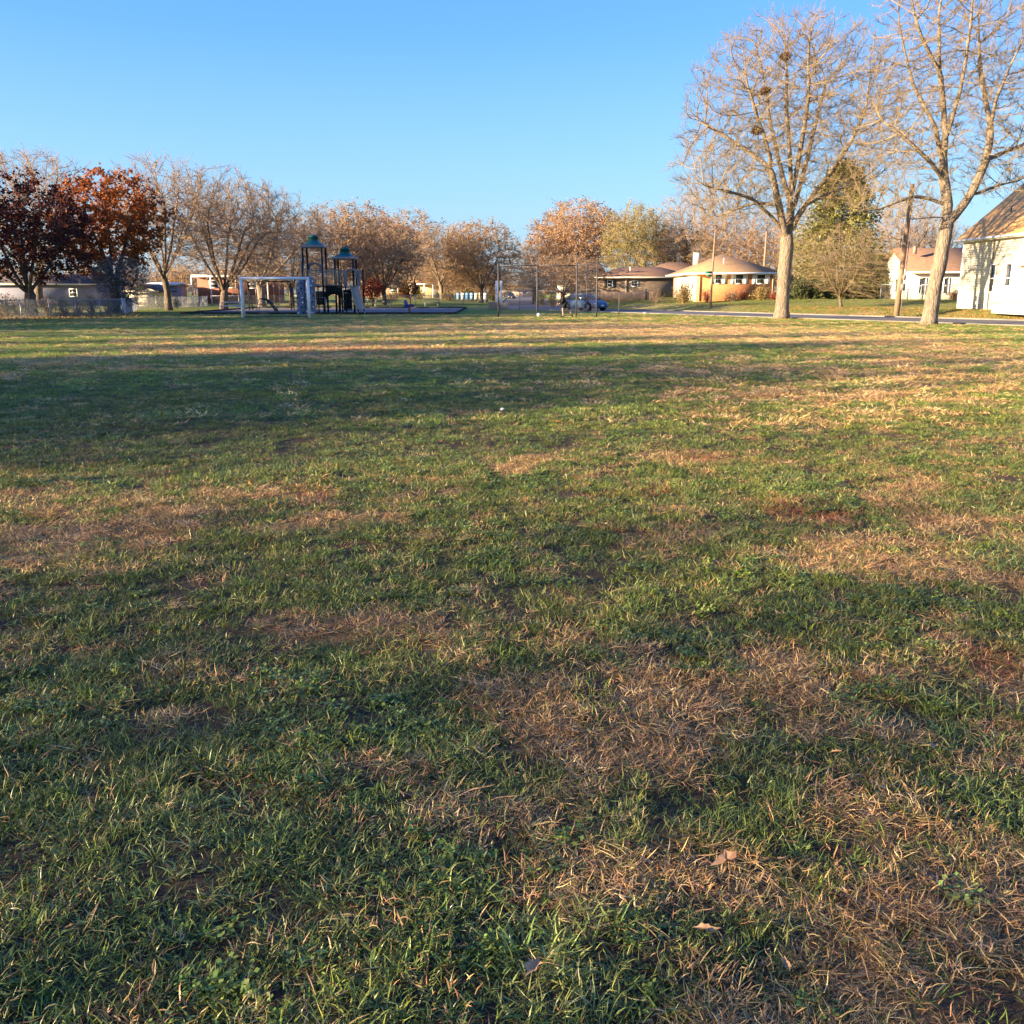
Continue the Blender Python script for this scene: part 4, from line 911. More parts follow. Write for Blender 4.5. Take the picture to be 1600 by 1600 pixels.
m = MB(); m.box((5.5, -.03, 1.9), (.85, .05, 2.0)); m.build('door', mat('tan_door', (.4, .28, .17), .6), h2)
# ------------------------------------------------------------------ orange brick house
hb = thing('brick_house', 'low orange brick house with tan hip roof and three white shuttered windows', 'house', (18.9, 97, 0))
m = MB(); m.span((0, 0, .6), (7.7, 15, 3.45)); m.build('wall', brick_m, hb)
m = MB(); m.span((-.03, .9, .6), (-.002, 14.2, 3.44)); m.build('side_wall', cream, hb, label='cream painted side wall facing left')
roof_mb(-.75, 8.4, -.8, 15.8, 3.5, 5.6, 'y', hip=8.2).build('roof', sh_tan, hb)
m = MB(); m.box((3.82, -.83, 3.42), (9.2, .09, .17)); m.box((-.8, 7.5, 3.42), (.09, 16.6, .17)); m.build('gutter', white, hb)
m = MB(); m.span((-.72, -.76, 3.33), (8.37, 15.7, 3.36)); m.build('soffit', cream, hb)
m = MB(); m.box((1.6, 9.6, 5.15), (.75, .6, 1.3)); m.build('chimney', cream, hb)
m = MB(); m.cyl((1.42, 9.6, 5.8), (1.42, 9.6, 6.15), .1, 8); m.cyl((1.78, 9.6, 5.8), (1.78, 9.6, 6.15), .1, 8); m.build('flue', dark_steel, hb)
m = MB(); m.cyl((3.0, 2.4, 4.4), (3.0, 2.4, 5.0), .05, 6); m.build('vent_pipe', white, hb)
for x, wd in ((2.05, .62), (4.15, .72), (6.35, .78)): window(hb, (x, 0, 2.86), wd, .85, 'y', shutters=.42)
for y in (2.6, 5.0, 8.5): window(hb, (-.03, y, 2.55), .95, 1.15, 'x')
for x in (.12, 7.55):
    m = MB(); m.tube([(x, -.8, 3.4), (x, -.07, 3.15), (x, -.07, .7)], .045, 6); m.build('downspout', cream, hb)
# ------------------------------------------------------------------ brown house, dark house and others
def simple_house(name, label, x, y, w_, d, zb, zeave, zr, wm, rm, axis='x', hip=0, wins=(), fm=None, ov=.45):
    o = thing(name, label, 'house', (x, y, 0)); m = MB(); m.span((0, 0, zb - .3), (w_, d, zeave))
    if not hip:
        if axis == 'x': m.add([(0, 0, zeave), (0, d, zeave), (0, d / 2, zr - .1), (w_, 0, zeave), (w_, d, zeave), (w_, d / 2, zr - .1)], [(0, 2, 1), (3, 4, 5)])
        else: m.add([(0, 0, zeave), (w_, 0, zeave), (w_ / 2, 0, zr - .1), (0, d, zeave), (w_, d, zeave), (w_ / 2, d, zr - .1)], [(0, 1, 2), (3, 5, 4)])
    m.build('wall', wm, o); roof_mb(-ov, w_ + ov, -ov, d + ov, zeave + .02, zr, axis, hip=hip).build('roof', rm, o)
    m = MB(); m.box((w_ / 2, -ov - .04, zeave - .05), (w_ + 2 * ov, .07, .16)); m.build('gutter', fm or cream, o)
    for wx, wz, ww, wh in wins: window(o, (wx, 0, wz), ww, wh, 'y', fm=fm or white)
    return o
b = simple_house('brown_house', 'low brown house with brown hip roof behind the wooden board fence', 10.8, 120, 12, 9, .9, 3.4, 4.75, sid_b, sh_br, hip=4.2, wins=((1.5, 2.6, .55, .75), (4.6, 2.6, .75, .6)), ov=.6)
for x in (.95, 2.05):
    m = MB(); m.box((x, -.03, 2.6), (.3, .05, .85)); m.build('shutter', sid_g, b)
m = MB(); m.cyl((3.5, -.1, 3.3), (3.5, -.1, 1.2), .05, 6); m.build('downspout', cream, b)
m = MB(); m.cyl((4.3, 2.5, 4.0), (4.3, 2.5, 4.7), .07, 6); m.build('vent_pipe', white, b)
simple_house('dark_house', 'dark green grey house left of the brown house, with one white framed window', 9.2, 142, 4.3, 8, .9, 4.1, 5.2, sid_g, sh_gr, wins=((1.5, 2.9, .5, .9), (3.1, 2.9, .5, .9)))
simple_house('tan_roofed_house', 'low house with brown hip roof between the brown house and the brick house', 17.6, 126, 9, 9, .9, 4.0, 5.5, cream, sh_br, hip=4, wins=((2, 2.9, .9, .9),), ov=.6)
simple_house('lavender_house', 'long low bluish grey house behind the dark red maple at the left edge', -66, 112, 17, 9, .0, 2.5, 3.7, sid_l, sh_gr, wins=((14.5, 1.5, .8, .8),))
simple_house('cream_garage', 'small cream garage behind the fence below the bare trees', -43.5, 108, 3.2, 5, .0, 1.7, 2.5, cream, sh_gr, axis='y')
rb = simple_house('red_brick_house', 'flat roofed red brick house with white fascia behind the football goal', -41.5, 126, 9.5, 8, .2, 3.6, 4.0, mat('red_brick', (.19, .08, .055), .85, col2=(.28, .12, .08), scale=6), sh_gr, wins=((2.2, 2.6, 1.1, .9), (4.6, 2.6, .9, .9), (7.4, 2.6, 1.3, 1.0)))
m = MB(); m.box((4.75, -.6, 3.62), (10.6, .12, .28)); m.build('fascia', white, rb)
for x in (-.3, 2.2, 9.6):
    m = MB(); m.box((x, -1.3, 1.8), (.14, .14, 3.4)); m.build('carport_post', white, rb)
simple_house('carport', 'low white carport roof behind the bare tree left of the football goal', -45.8, 120, 3.2, 5, .1, 2.5, 2.75, sid_l, white, wins=())
ph = simple_house('porch_house', 'distant house with white columned porch under the brown trees', -18.5, 172, 7.5, 8, .6, 2.9, 4.1, mat('yellow_siding', (.5, .42, .26), .8), sh_br, wins=((1.2, 2.0, .9, 1.0), (5.8, 2.0, .9, 1.0)))
m = MB(); m.span((1.2, -2.4, 2.85), (4.6, -.5, 3.05)); m.build('porch_roof', white, ph)
for x in (1.35, 2.9, 4.45):
    m = MB(); m.box((x, -2.3, 1.7), (.2, .2, 2.3)); m.build('porch_post', white, ph)
simple_house('tan_house', 'distant tan house behind the garden bushes right of the slide', -27.5, 178, 8, 8, .6, 2.7, 4.0, mat('tan_siding', (.48, .33, .22), .8), sh_br, wins=((2, 1.9, 1.3, .9), (5.5, 1.9, 1.3, .9)))
simple_house('beige_house', 'far beige house closing the end of the side street', -4.5, 330, 15, 9, .0, 2.6, 4.2, mat('beige_siding', (.55, .42, .32), .8), sh_tan, wins=((3, 1.5, 1.4, 1.1), (9, 1.5, 1.4, 1.1)))
simple_house('pale_house', 'far pale house right of the side street behind the bushes', 10, 205, 9, 9, .3, 3.0, 4.6, sid_w, sh_gr, wins=((2, 1.9, 1.2, 1.0), (6, 1.9, 1.2, 1.0)))
# painted panels (cloths or boards hung on a fence)
pp = thing('painted_panel_fence', 'row of blue, white and tan painted panels left of the white upright boards', 'fence', (X_at(713, 150), 150, gzf(-9, 150)))
for i, c in enumerate(((.16, .28, .46), (.45, .50, .52), (.10, .24, .50), (.20, .34, .55), (.52, .52, .46), (.46, .36, .26), (.60, .60, .56))):
    m = MB(); m.box((.35 + i * .705, 0, .55 + .02 * (i % 2)), (.69, .04, 1.0)); o = m.build('panel', mat('panel_%s' % ['blue', 'pale', 'deep_blue', 'sky_blue', 'cream', 'tan', 'white'][i], c, .7, var=.45, scale=3.5), pp)
for i in range(8):
    m = MB(); m.box((i * .705, .06, .55), (.05, .05, 1.15)); m.build('post', dark_steel, pp)
# ------------------------------------------------------------------ chain link fences
def chain_fence(name, label, pts, H, cat='fence', pm=galv, pitch=.075, wire=.0035, rails=('top',), pr=.032, spacing=2.4, wm=None, mesh=True, posts=None, hs=None):
    a0 = Vector((pts[0][0], pts[0][1], 0)); o = thing(name, label, cat, (a0.x, a0.y, gzf(a0.x, a0.y))); z0 = o.location.z
    rail = MB(); wr = MB(); pc = {}
    pm_ = MB(); pm_.cyl((0, 0, -.1), (0, 0, H + .04), pr, 8); pm_.ball((0, 0, H + .05), pr * 1.15, 8, 4); me = pm_.mesh('post'); me.materials.append(pm)
    for i in range(len(pts) - 1):
        p = Vector((*pts[i], 0)); q = Vector((*pts[i + 1], 0)); L = (q - p).length; k = max(1, round(L / spacing)); d = (q - p) / L
        for j in range(k + (1 if i == len(pts) - 2 else 0)):
            c = p + d * (L * j / k); e = link('post', me, o); e.location = (c.x - a0.x, c.y - a0.y, gzf(c.x, c.y) - z0)
        za = gzf(p.x, p.y) - z0; zb = gzf(q.x, q.y) - z0; A = (p - a0); B_ = (q - a0)
        for r_ in rails:
            h = {'top': H, 'mid': H * .5, 'bot': .08}[r_]; rail.cyl((A.x, A.y, za + h), (B_.x, B_.y, zb + h), pr * .62, 6)
        if mesh:
            n_ = int((L + H) / pitch); s = np.arange(n_) * pitch - H
            for sg in (1, -1):
                t0 = np.maximum(s, 0); h0 = t0 - s; t1 = np.minimum(s + H, L); h1 = t1 - s; ok = t1 > t0; t0, t1, h0, h1 = t0[ok], t1[ok], h0[ok], h1[ok]
                if sg < 0: h0, h1 = H - h0, H - h1
                P0 = np.stack([A.x + d.x * t0, A.y + d.y * t0, .03 + h0 + za + (zb - za) * t0 / L], 1); P1 = np.stack([A.x + d.x * t1, A.y + d.y * t1, .03 + h1 + za + (zb - za) * t1 / L], 1)
                P0[:, 0] += d.y * .004 * sg; P1[:, 0] += d.y * .004 * sg; P0[:, 1] -= d.x * .004 * sg; P1[:, 1] -= d.x * .004 * sg
                segs(wr, P0, P1, np.full(len(t0), wire), np.full(len(t0), wire), 3)
    rail.build('rail', pm, o)
    if mesh: wr.build('wire_mesh', wm or pm, o, kind='stuff')
    return o
chain_fence('chain_link_fence', 'low galvanised chain link fence in front of the dark red maple and the oak', [(-31.6, 49), (-30.0, 58), (-27.9, 68)], 1.1)
chain_fence('chain_link_fence', 'low chain link fence running away from the corner post towards the bare trees', [(-28.0, 68.4), (-33.8, 86), (-33.6, 92), (-35.2, 110)], 1.1)
chain_fence('chain_link_fence', 'far chain link fence behind the play area, with dark posts', [(-34.9, 110.5), (-26, 113), (-3.2, 118)], 1.15, pm=galv, pr=.04, spacing=3.0)
chain_fence('wire_fence', 'wire fence with pale posts in front of the small white house', [(34.6, 89.5), (38.0, 88.6), (41.5, 88)], 1.35, spacing=.9, pitch=.12)
# ball court backstop
bs = thing('backstop', 'tall dark chain link backstop behind the running person', 'backstop', (X_at(778.7, 62.7), 62.7, 0))
bpx = [778.7, 839.4, 901, 930.6]; bx = [(p - 778.7) / PPM * 62.7 for p in bpx]; by = [0, 0, 0, -.9]
rustp = mat('dark_post', (.075, .075, .085), .6, var=.3, metal=.3)
for x, y, h in zip(bx, by, (3.35, 3.35, 3.4, 3.5)):
    m = MB(); m.cyl((x, y, -.1), (x, y, h), .05, 8); m.ball((x, y, h), .055, 8, 4); m.build('post', rustp, bs)
m = MB()
for z in (3.28, 1.66): 
    for i in range(3): m.cyl((bx[i], by[i], z + .05 * (i == 2)), (bx[i + 1], by[i + 1], z + .1 * (i == 2)), .026, 6)
m.cyl((bx[3], by[3], 1.68), (bx[3] + 1.5, by[3] + .3, 1.66), .026, 6); m.build('rail', rustp, bs)
m = MB()
for i in range(3):
    L = math.hypot(bx[i + 1] - bx[i], by[i + 1] - by[i]); H = 3.25; d = ((bx[i + 1] - bx[i]) / L, (by[i + 1] - by[i]) / L); s = np.arange(int((L + H) / .09)) * .09 - H
    for sg in (1, -1):
        t0 = np.maximum(s, 0); h0 = t0 - s; t1 = np.minimum(s + H, L); h1 = t1 - s
        if sg < 0: h0, h1 = H - h0, H - h1
        segs(m, np.stack([bx[i] + d[0] * t0, by[i] + d[1] * t0 + .005 * sg, h0 + .03], 1), np.stack([bx[i] + d[0] * t1, by[i] + d[1] * t1 + .005 * sg, h1 + .03], 1), np.full(len(s), .0028), np.full(len(s), .0028), 3)
m.build('wire_mesh', rustp, bs, kind='stuff')
m = MB(); m.cyl((bx[3] + 1.5, by[3] + .3, -.1), (bx[3] + 1.5, by[3] + .3, 1.72), .03, 8); m.build('post', rustp, bs)
# steel posts further back
for px, Y, z1, lb, r_ in ((812, 84, 1.7, 'thin steel post at the road edge seen through the backstop', .03), (917, 80.5, 3.9, 'thin pole in front of the blue car with a pale foot', .06)):
    m = MB(); m.cyl((0, 0, -.1), (0, 0, z1), r_, 8); m.ball((0, 0, z1), r_ * 1.3, 8, 4); o = m.build('steel_post', rustp if r_ < .05 else polewood); o.location = (X_at(px, Y), Y, 0); tag(o, lb, 'post')
# white gate posts on a low box
gp_ = thing('sign_stand', 'two white upright boards standing on a low tan and grey box by the road', 'sign stand', (X_at(779, 89), 89, 0))
for x in (-.19, .24):
    m = MB(); m.box((x, 0, 1.6), (.22, .10, 2.0)); bevel(m.build('upright', white, gp_), .01)
m = MB(); m.box((-.5, 0, .34), (.98, .6, .70)); bevel(m.build('box', wood_f, gp_, label='tan boarded left box'), .02)
m = MB(); m.box((.47, .02, .32), (.94, .6, .66)); bevel(m.build('box', conc, gp_, label='grey right box'), .02)
m = MB(); m.box((.02, -.04, 1.9), (.18, .05, .35)); m.build('lock_box', blackp, gp_)
# ------------------------------------------------------------------ football goal
gl = thing('football_goal', 'white football goal frame without net in front of the climbing wall', 'goal', (X_at(377, 59.5), 59.5, 0), rz=R(3))
W_, H_ = 4.15, 2.42
for x in (0, W_):
    m = MB(); m.cyl((x, 0, -.05), (x, 0, H_), .085, 12); m.build('post', white, gl, smooth=True)
m = MB(); m.cyl((-.085, 0, H_), (W_ + .085, 0, H_), .085, 12); m.build('crossbar', white, gl, smooth=True)
for x, dx in ((0, -.16), (W_, -.28)):
    m = MB(); m.tube([(x, .02, H_ - .02), (x + dx * .7, .85, H_ - .05), (x + dx * .9, 1.05, H_ - .25), (x + dx, 1.3, 0)], .045, 8); m.build('side_frame', white, gl)
m = MB(); m.cyl((-.16, 1.3, .05), (W_ - .28, 1.3, .05), .035, 8); m.cyl((0, 0, .05), (-.16, 1.3, .05), .035, 8); m.cyl((W_, 0, .05), (W_ - .28, 1.3, .05), .035, 8); m.build('ground_bar', dark_steel, gl)
# ------------------------------------------------------------------ play structure
dgr = mat('dark_green_steel', (.010, .014, .015), .7, var=.2); grn = mat('green_plastic', (.006, .085, .068), .45, var=.12); teal = mat('teal_plastic', (.012, .12, .14), .45, var=.12)
greyp = mat('grey_plastic', (.19, .18, .18), .5, var=.1); tanp = mat('tan_plastic', (.36, .29, .20), .5, var=.08); bluep = mat('blue_grey_rock', (.17, .185, .23), .7, var=.3, scale=2.5, bump=.5, bscale=8)
deckm = mat('brown_deck', (.10, .075, .06), .7)
pt = thing('play_tower', 'double play tower with two green roofs, curved bridge and straight slide', 'play structure', (X_at(515, 70.5), 70.5, 0))
K = 70.5 / PPM; LX = lambda zx: (460 + zx / 11.42 - 515) * K; LZ = lambda zy: HC + (456 - (360 + zy / 11.42)) * K
def tower_roof(cx, cy, half, ze, z1, z2, z3):
    m = MB(); m.box((cx, cy, ze), (half * 2, half * 2, .18)); bevel(m.build('roof_rim', greyp, pt), .03)
    m = MB(); n_ = 4
    def ring(h, z): return [(cx - h, cy - h, z), (cx + h, cy - h, z), (cx + h, cy + h, z), (cx - h, cy + h, z)]
    hs = [(half * .93, ze + .09), (half * .66, ze + (z1 - ze) * .45), (half * .46, ze + (z1 - ze) * .8), (half * .40, z1)]
    v = sum([ring(h, z) for h, z in hs], []); f = [(4 * i + j, 4 * i + (j + 1) % 4, 4 * i + 4 + (j + 1) % 4, 4 * i + 4 + j) for i in range(3) for j in range(4)]
    m.add(v, f + [(12, 13, 14, 15), (3, 2, 1, 0)]); r = m.build('roof', teal, pt)
    m = MB(); hs = [(half * .37, z1 + .0), (half * .36, z2), (half * .40, z2 + .02), (half * .2, (z2 + z3) / 2 + .05), (.03, z3)]
    v = sum([ring(h, z) for h, z in hs], []); m.add(v, [(4 * i + j, 4 * i + (j + 1) % 4, 4 * i + 4 + (j + 1) % 4, 4 * i + 4 + j) for i in range(4) for j in range(4)] + [(16, 17, 18, 19)]); m.build('cupola', grn, r)
def post(x, y, h, r_=.072):
    m = MB(); m.cyl((x, y, 0), (x, y, h), r_, 10); m.ball((x, y, h), r_, 10, 4); m.build('post', dgr, pt, smooth=True)
xa, xb = LX(182), LX(520); zd = LZ(985); ze1 = LZ(315)
for x in (xa, xb):
    for y in (0, 1.45): post(x, y, ze1 - .05)
tower_roof((xa + xb) / 2, .72, (LX(548) - LX(145)) / 2, ze1, LZ(212), LZ(150), LZ(100))
xc, xd = LX(742), LX(1065); ze2 = LZ(512); zd2 = LZ(1000)
for x in (xc, xd):
    for y in (0, 1.4): post(x, y, ze2 - .05)
tower_roof((xc + xd) / 2, .7, (LX(1105) - LX(695)) / 2, ze2, LZ(425), LZ(365), LZ(308))
for x, h in ((LX(115), LZ(560)), (LX(880), LZ(720)), (LX(1200), LZ(712)), (LX(830), 1.6), (LX(570), 1.4), (LX(770), 1.7)): post(x, .9 if h > 3 else .5, h, .055)
m = MB(); m.box(((xa + xb) / 2, .72, zd - .06), (xb - xa + .1, 1.5, .1)); m.box(((xc + xd) / 2, .7, zd2 - .06), (xd - xc + .1, 1.45, .1)); m.build('deck', deckm, pt)
def barrier(x0, x1, y, z0_, z1_, bow=0, n_=11):
    fr = MB(); pts = lambda z: [(x0 + (x1 - x0) * t, y - bow * math.sin(math.pi * t), z) for t in np.linspace(0, 1, 9)]
    fr.tube(pts(z0_ + .04), .04, 6); fr.tube(pts(z1_ - .04), .04, 6)
    for t in (0, 1): fr.cyl((x0 + (x1 - x0) * t, y, z0_ + .04), (x0 + (x1 - x0) * t, y, z1_ - .04), .045, 6)
    o = fr.build('barrier', greyp, pt); b_ = MB()
    for i in range(1, n_):
        t = i / n_; b_.cyl((x0 + (x1 - x0) * t, y - bow * math.sin(math.pi * t), z0_), (x0 + (x1 - x0) * t, y - bow * math.sin(math.pi * t), z1_), .027, 6)
    b_.build('bars', tanp, o, kind='stuff')
barrier(LX(235), LX(530), -.02, zd, LZ(715), n_=10); barrier(LX(562), LX(855), -.1, zd - .02, LZ(712), bow=.28, n_=12); pass

m = MB()                                                           # bridge deck and arched panel beneath it
th = np.linspace(0, math.pi, 12); x0_, x1_ = LX(555), LX(858)
poly = [(x0_, LZ(985)), (x1_, LZ(985)), (x1_, LZ(1150))] + [((x0_ + x1_) / 2 + (x1_ - x0_) * .40 * math.cos(t), LZ(1175) + .42 * math.sin(t)) for t in th] + [(x0_, LZ(1175))]
v = [(x, 0.0, z) for x, z in poly]; mid = []
top = [(x0_ + (x1_ - x0_) * t, LZ(985)) for t in np.linspace(0, 1, 12)]; bot = [(x0_ + (x1_ - x0_) * t, LZ(1240) + .42 * math.sin(math.pi * t) ** .7) for t in np.linspace(0, 1, 12)]
vv = []; ff = []
for y in (-.02, .04): vv += [(x, y, z) for x, z in top] + [(x, y, z) for x, z in bot]
for i in range(11): ff += [(i, i + 12, i + 13, i + 1), (24 + i, 25 + i, 37 + i, 36 + i), (12 + i, 36 + i, 37 + i, 13 + i)]
m.add(vv, ff); m.build('arch_panel', dgr, pt); m = MB(); m.box(((x0_ + x1_) / 2, .65, zd - .1), (x1_ - x0_, 1.2, .08)); m.build('bridge_deck', deckm, pt)
# straight slide with hood
sx0, sx1, sz0 = LX(1000), LX(1150), LZ(1000); tx0, tx1, tz = LX(1085) + .42, LX(1235) + .42, .32
vv = []; ff = []; N_ = 12
for i in range(N_ + 1):
    t = i / N_; s = t; zc = sz0 * (1 - s) + tz * s + (.10 * math.sin(math.pi * s) * -1) + (.0 if s < .9 else (s - .9) * .9); y = -.1 - 2.2 * s; a = sx0 * (1 - s) + tx0 * s; b_ = sx1 * (1 - s) + tx1 * s
    w_ = .05; hgt = .18
    vv += [(a, y, zc + hgt), (a + w_, y, zc + hgt), (a + w_ + .02, y, zc), (b_ - w_ - .02, y, zc), (b_ - w_, y, zc + hgt), (b_, y, zc + hgt), (b_ + .01, y, zc - .05), (a - .01, y, zc - .05)]
for i in range(N_):
    for j in range(8): ff.append((8 * i + j, 8 * i + (j + 1) % 8, 8 * i + 8 + (j + 1) % 8, 8 * i + 8 + j))
ff += [tuple(range(8))[::-1], tuple(8 * N_ + j for j in range(8))]
m = MB(); m.add(vv, ff); m.build('slide', tanp, pt)
for x in (tx0 + .05, tx1 - .05):
    m = MB(); m.cyl((x, -2.2, 0), (x, -2.2, .3), .03, 6); m.build('slide_foot', galv, pt)
def hood(cx, y, z0_, z1_, w_, dep, mm, nm='slide_hood'):
    m = MB(); a = np.linspace(0, math.pi, 11); o_ = [(cx + w_ * math.cos(t), z0_ + .45 + (z1_ - z0_ - .45) * math.sin(t)) for t in a]; i_ = [(cx + w_ * .72 * math.cos(t), z0_ + .4 + (z1_ - z0_ - .45) * .72 * math.sin(t)) for t in a]
    o_ = [(cx + w_, z0_)] + o_ + [(cx - w_, z0_)]; i_ = [(cx + w_ * .72, z0_)] + i_ + [(cx - w_ * .72, z0_)]; n_ = len(o_); v = []
    for yy in (y, y + dep): v += [(x, yy, z) for x, z in o_] + [(x, yy, z) for x, z in i_]
    f = []
    for i in range(n_ - 1): f += [(i, i + 1, n_ + i + 1, n_ + i), (2 * n_ + i, 3 * n_ + i, 3 * n_ + i + 1, 2 * n_ + i + 1), (i, 2 * n_ + i, 2 * n_ + i + 1, i + 1), (n_ + i, n_ + i + 1, 3 * n_ + i + 1, 3 * n_ + i)]
    m.add(v, f); return m.build(nm, mm, pt)
hood(LX(1030), -.3, LZ(860), LZ(692), .42, .5, greyp); hood(LX(300), 1.5, LZ(760), LZ(575), .5, .35, greyp)
for x0_, x1_ in ((LX(885), LX(950)), (LX(1125), LX(1192))):
    m = MB(); m.box(((x0_ + x1_) / 2, -.03, (LZ(735) + LZ(990)) / 2), (x1_ - x0_, .07, LZ(735) - LZ(990))); bevel(m.build('side_panel', greyp, pt), .02)
# ladder handrails on the left of the tall tower
for x in (LX(150), LX(205)):
    m = MB(); m.tube([(x - .15, -.25, zd - .35), (x - .12, -.2, zd + .1), (x, -.05, LZ(600)), (x, .1, LZ(580))], .03, 6); m.build('handrail', tanp, pt)
m = MB(); m.box((LX(925), .55, 1.0), (.62, .08, 1.5)); m.build('under_panel', dgr, pt)
# climbing pods between bridge and slide
m = MB(); m.tube([(LX(930), -.35, 0), (LX(930), -.35, LZ(990))], .05, 8); m.build('pod_pole', dgr, pt)
for i in range(6):
    a = i * 1.25; z = .35 + i * .29; m = MB(); m.tube([(LX(930), -.35, z), (LX(930) + .22 * math.cos(a), -.35 + .22 * math.sin(a), z)], .02, 5); m.ball((LX(930) + .27 * math.cos(a), -.35 + .27 * math.sin(a), z), .15, 10, 5, (1, 1, .3)); m.build('step_pod', blackp if i % 2 else greyp, pt)
m = MB(); m.tube([(LX(395), -.15, 0), (LX(395), -.15, LZ(1195)), (LX(548), -.15, LZ(1195)), (LX(548), -.15, 0)], .04, 8); m.build('counter_frame', galv, pt)
m = MB(); m.box((LX(440), .6, 1.15), (.75, .08, 1.0)); m.build('under_panel', deckm, pt)
# the rock climbing wall: two rounded slabs with holds
cw = thing('climbing_wall', 'blue grey climbing wall with white and dark holds beside the football goal', 'climbing wall', (X_at(475, 68.5), 68.5, 0))
hold_w = mat('white_holds', (.6, .6, .56), .6); hold_d = mat('dark_blue_holds', (.02, .03, .07), .6); hold_p = mat('pink_holds', (.42, .26, .24), .6)
K2 = 68.5 / PPM
for si, (zx0, zx1, top_) in enumerate(((15, 165, 865), (165, 345, 830))):
    x0_ = (460 + zx0 / 11.42 - 475) * K2; x1_ = (460 + zx1 / 11.42 - 475) * K2; zt = HC + (456 - 360 - top_ / 11.42) * K2; rgw = np.random.RandomState(50 + si)
    nu, nv = 9, 14; v = []; f = []
    for j in range(nv + 1):
        t = j / nv; zz = zt * (1 - (1 - t) ** 1.0); fw = 1 if t < .82 else math.sqrt(max(0, 1 - ((t - .82) / .2) ** 2))
        for i in range(nu + 1):
            s = i / nu * 2 - 1; x = (x0_ + x1_) / 2 + s * (x1_ - x0_) / 2 * (.55 + .45 * fw) * (1 - .05 * t); y = .25 * t + .22 * s * s + rgw.normal(0, .025); v.append((x, y, zz - (0 if t < .8 else .12 * s * s)))
    k = len(v); v += [(x, y + .22, z) for x, y, z in v]; w1 = nu + 1
    for j in range(nv):
        for i in range(nu): a = j * w1 + i; f += [(a, a + 1, a + w1 + 1, a + w1), (k + a, k + a + w1, k + a + w1 + 1, k + a + 1)]
    for j in range(nv): a = j * w1; f += [(a, a + w1, k + a + w1, k + a), (a + nu, k + a + nu, k + a + nu + w1, a + nu + w1)]
    for i in range(nu): a = nv * w1 + i; f += [(a, a + 1, k + a + 1, k + a)]
    m = MB(); m.add(v, f); sl_ = m.build('slab', bluep, cw, smooth=False)
    hm = MB(); hm.ball((0, 0, 0), .075, 7, 5, (1.25, .7, .8)); hmes = [hm.mesh('hold') for _ in range(3)]
    for me, mm in zip(hmes, (hold_w, hold_d, hold_p)): me.materials.append(mm)
    c_ = 0
    for j in range(7):
        for i in range(3 if si else 2):
            t = (j + .5) / 7.4; s = (i + .5) / (3 if si else 2) * 2 - 1 + rgw.uniform(-.25, .25); h = link('hold', hmes[(0, 1, 0, 1, 2)[c_ % 5]], sl_); c_ += 1
            h.location = ((x0_ + x1_) / 2 + s * .8 * (x1_ - x0_) / 2, .25 * t + .22 * s * s - .04, zt * t + rgw.uniform(-.06, .06)); h.rotation_euler = (0, rgw.uniform(-1, 1), 0)
m = MB(); m.box((.25, .55, 1.15), (2.2, .08, .08)); m.box((-.5, .6, 1.0), (.08, .08, 2.0)); m.box((.9, .6, 1.0), (.08, .08, 2.0)); m.build('rear_frame', dgr, cw)
# ------------------------------------------------------------------ swing set, net climber, spring rider, tables
sw = thing('swing_set', 'dark framed swing set with two hanging seats behind the football goal', 'swing set', (X_at(388, 84), 84, .03))
wS = 66 / PPM * 84; zs = 2.45
for x in (0, wS):
    m = MB(); m.cyl((x, 0, 0), (x, 0, zs), .055, 8); m.build('leg', dgr, sw)
    m = MB(); m.cyl((x, 1.1, 0), (x, 0, zs), .05, 8); m.build('leg', dgr, sw)
m = MB(); m.cyl((-.1, 0, zs), (wS + .1, 0, zs), .055, 8); m.build('beam', dgr, sw)
for x in (.9, 2.5):
    o_ = MB(); o_.tube([(x - .25, 0, .55), (x - .12, 0, .46), (x + .12, 0, .46), (x + .25, 0, .55)], .035, 6); s_ = o_.build('seat', blackp, sw)
    for dx in (-.25, .25):
        m = MB(); m.cyl((x + dx, 0, .55), (x + dx, 0, zs), .014, 5); m.build('chain', galv, s_)
nc = thing('net_climber', 'black arched net climber leaning beside a grey end frame behind the goal', 'climber', (X_at(405, 77), 77, .03))
m = MB(); L_ = 1.75
arc = [(0 + 1.25 * t, 0, 1.02 * math.sin(math.pi * (.42 + .58 * t)) + .02) for t in np.linspace(0, 1, 9)]
for y in (0, .8): m.tube([(x, y, z) for x, _, z in arc], .04, 6)
m.build('rails', dgr, nc); m = MB()
for i in range(8):
    x, _, z = arc[i]; m.cyl((x, 0, z), (x, .8, z), .022, 5)
for y in (.2, .4, .6): m.tube([(x, y, z) for x, _, z in arc], .018, 5)
m.build('net', blackp, nc); m = MB(); m.tube([(-.35, .0, 0), (-.1, 0, .9), (0, 0, 1.02)], .03, 6); m.tube([(-.35, .8, 0), (-.1, .8, .9), (0, .8, 1.02)], .03, 6); m.build('leg', galv, nc)
m = MB(); m.tube([(1.2, 0, 0), (1.2, 0, .35), (1.2, .8, .35), (1.2, .8, 0)], .035, 6); m.box((1.42, .4, .38), (.35, .5, .08)); m.build('end_frame', greyp, nc)
sr = thing('spring_rider', 'small blue and red spring rider beside the play area', 'spring rider', (X_at(639, 74.8), 74.8, .03))
redp = mat('red_plastic', (.30, .03, .025), .5); blp = mat('blue_plastic', (.03, .06, .24), .5)
m = MB(); t = np.linspace(0, 5 * 2 * math.pi, 60); m.tube(np.stack([.09 * np.cos(t), .09 * np.sin(t), .03 + .38 * t / t[-1]], 1), .018, 5); m.build('spring', redp, sr)
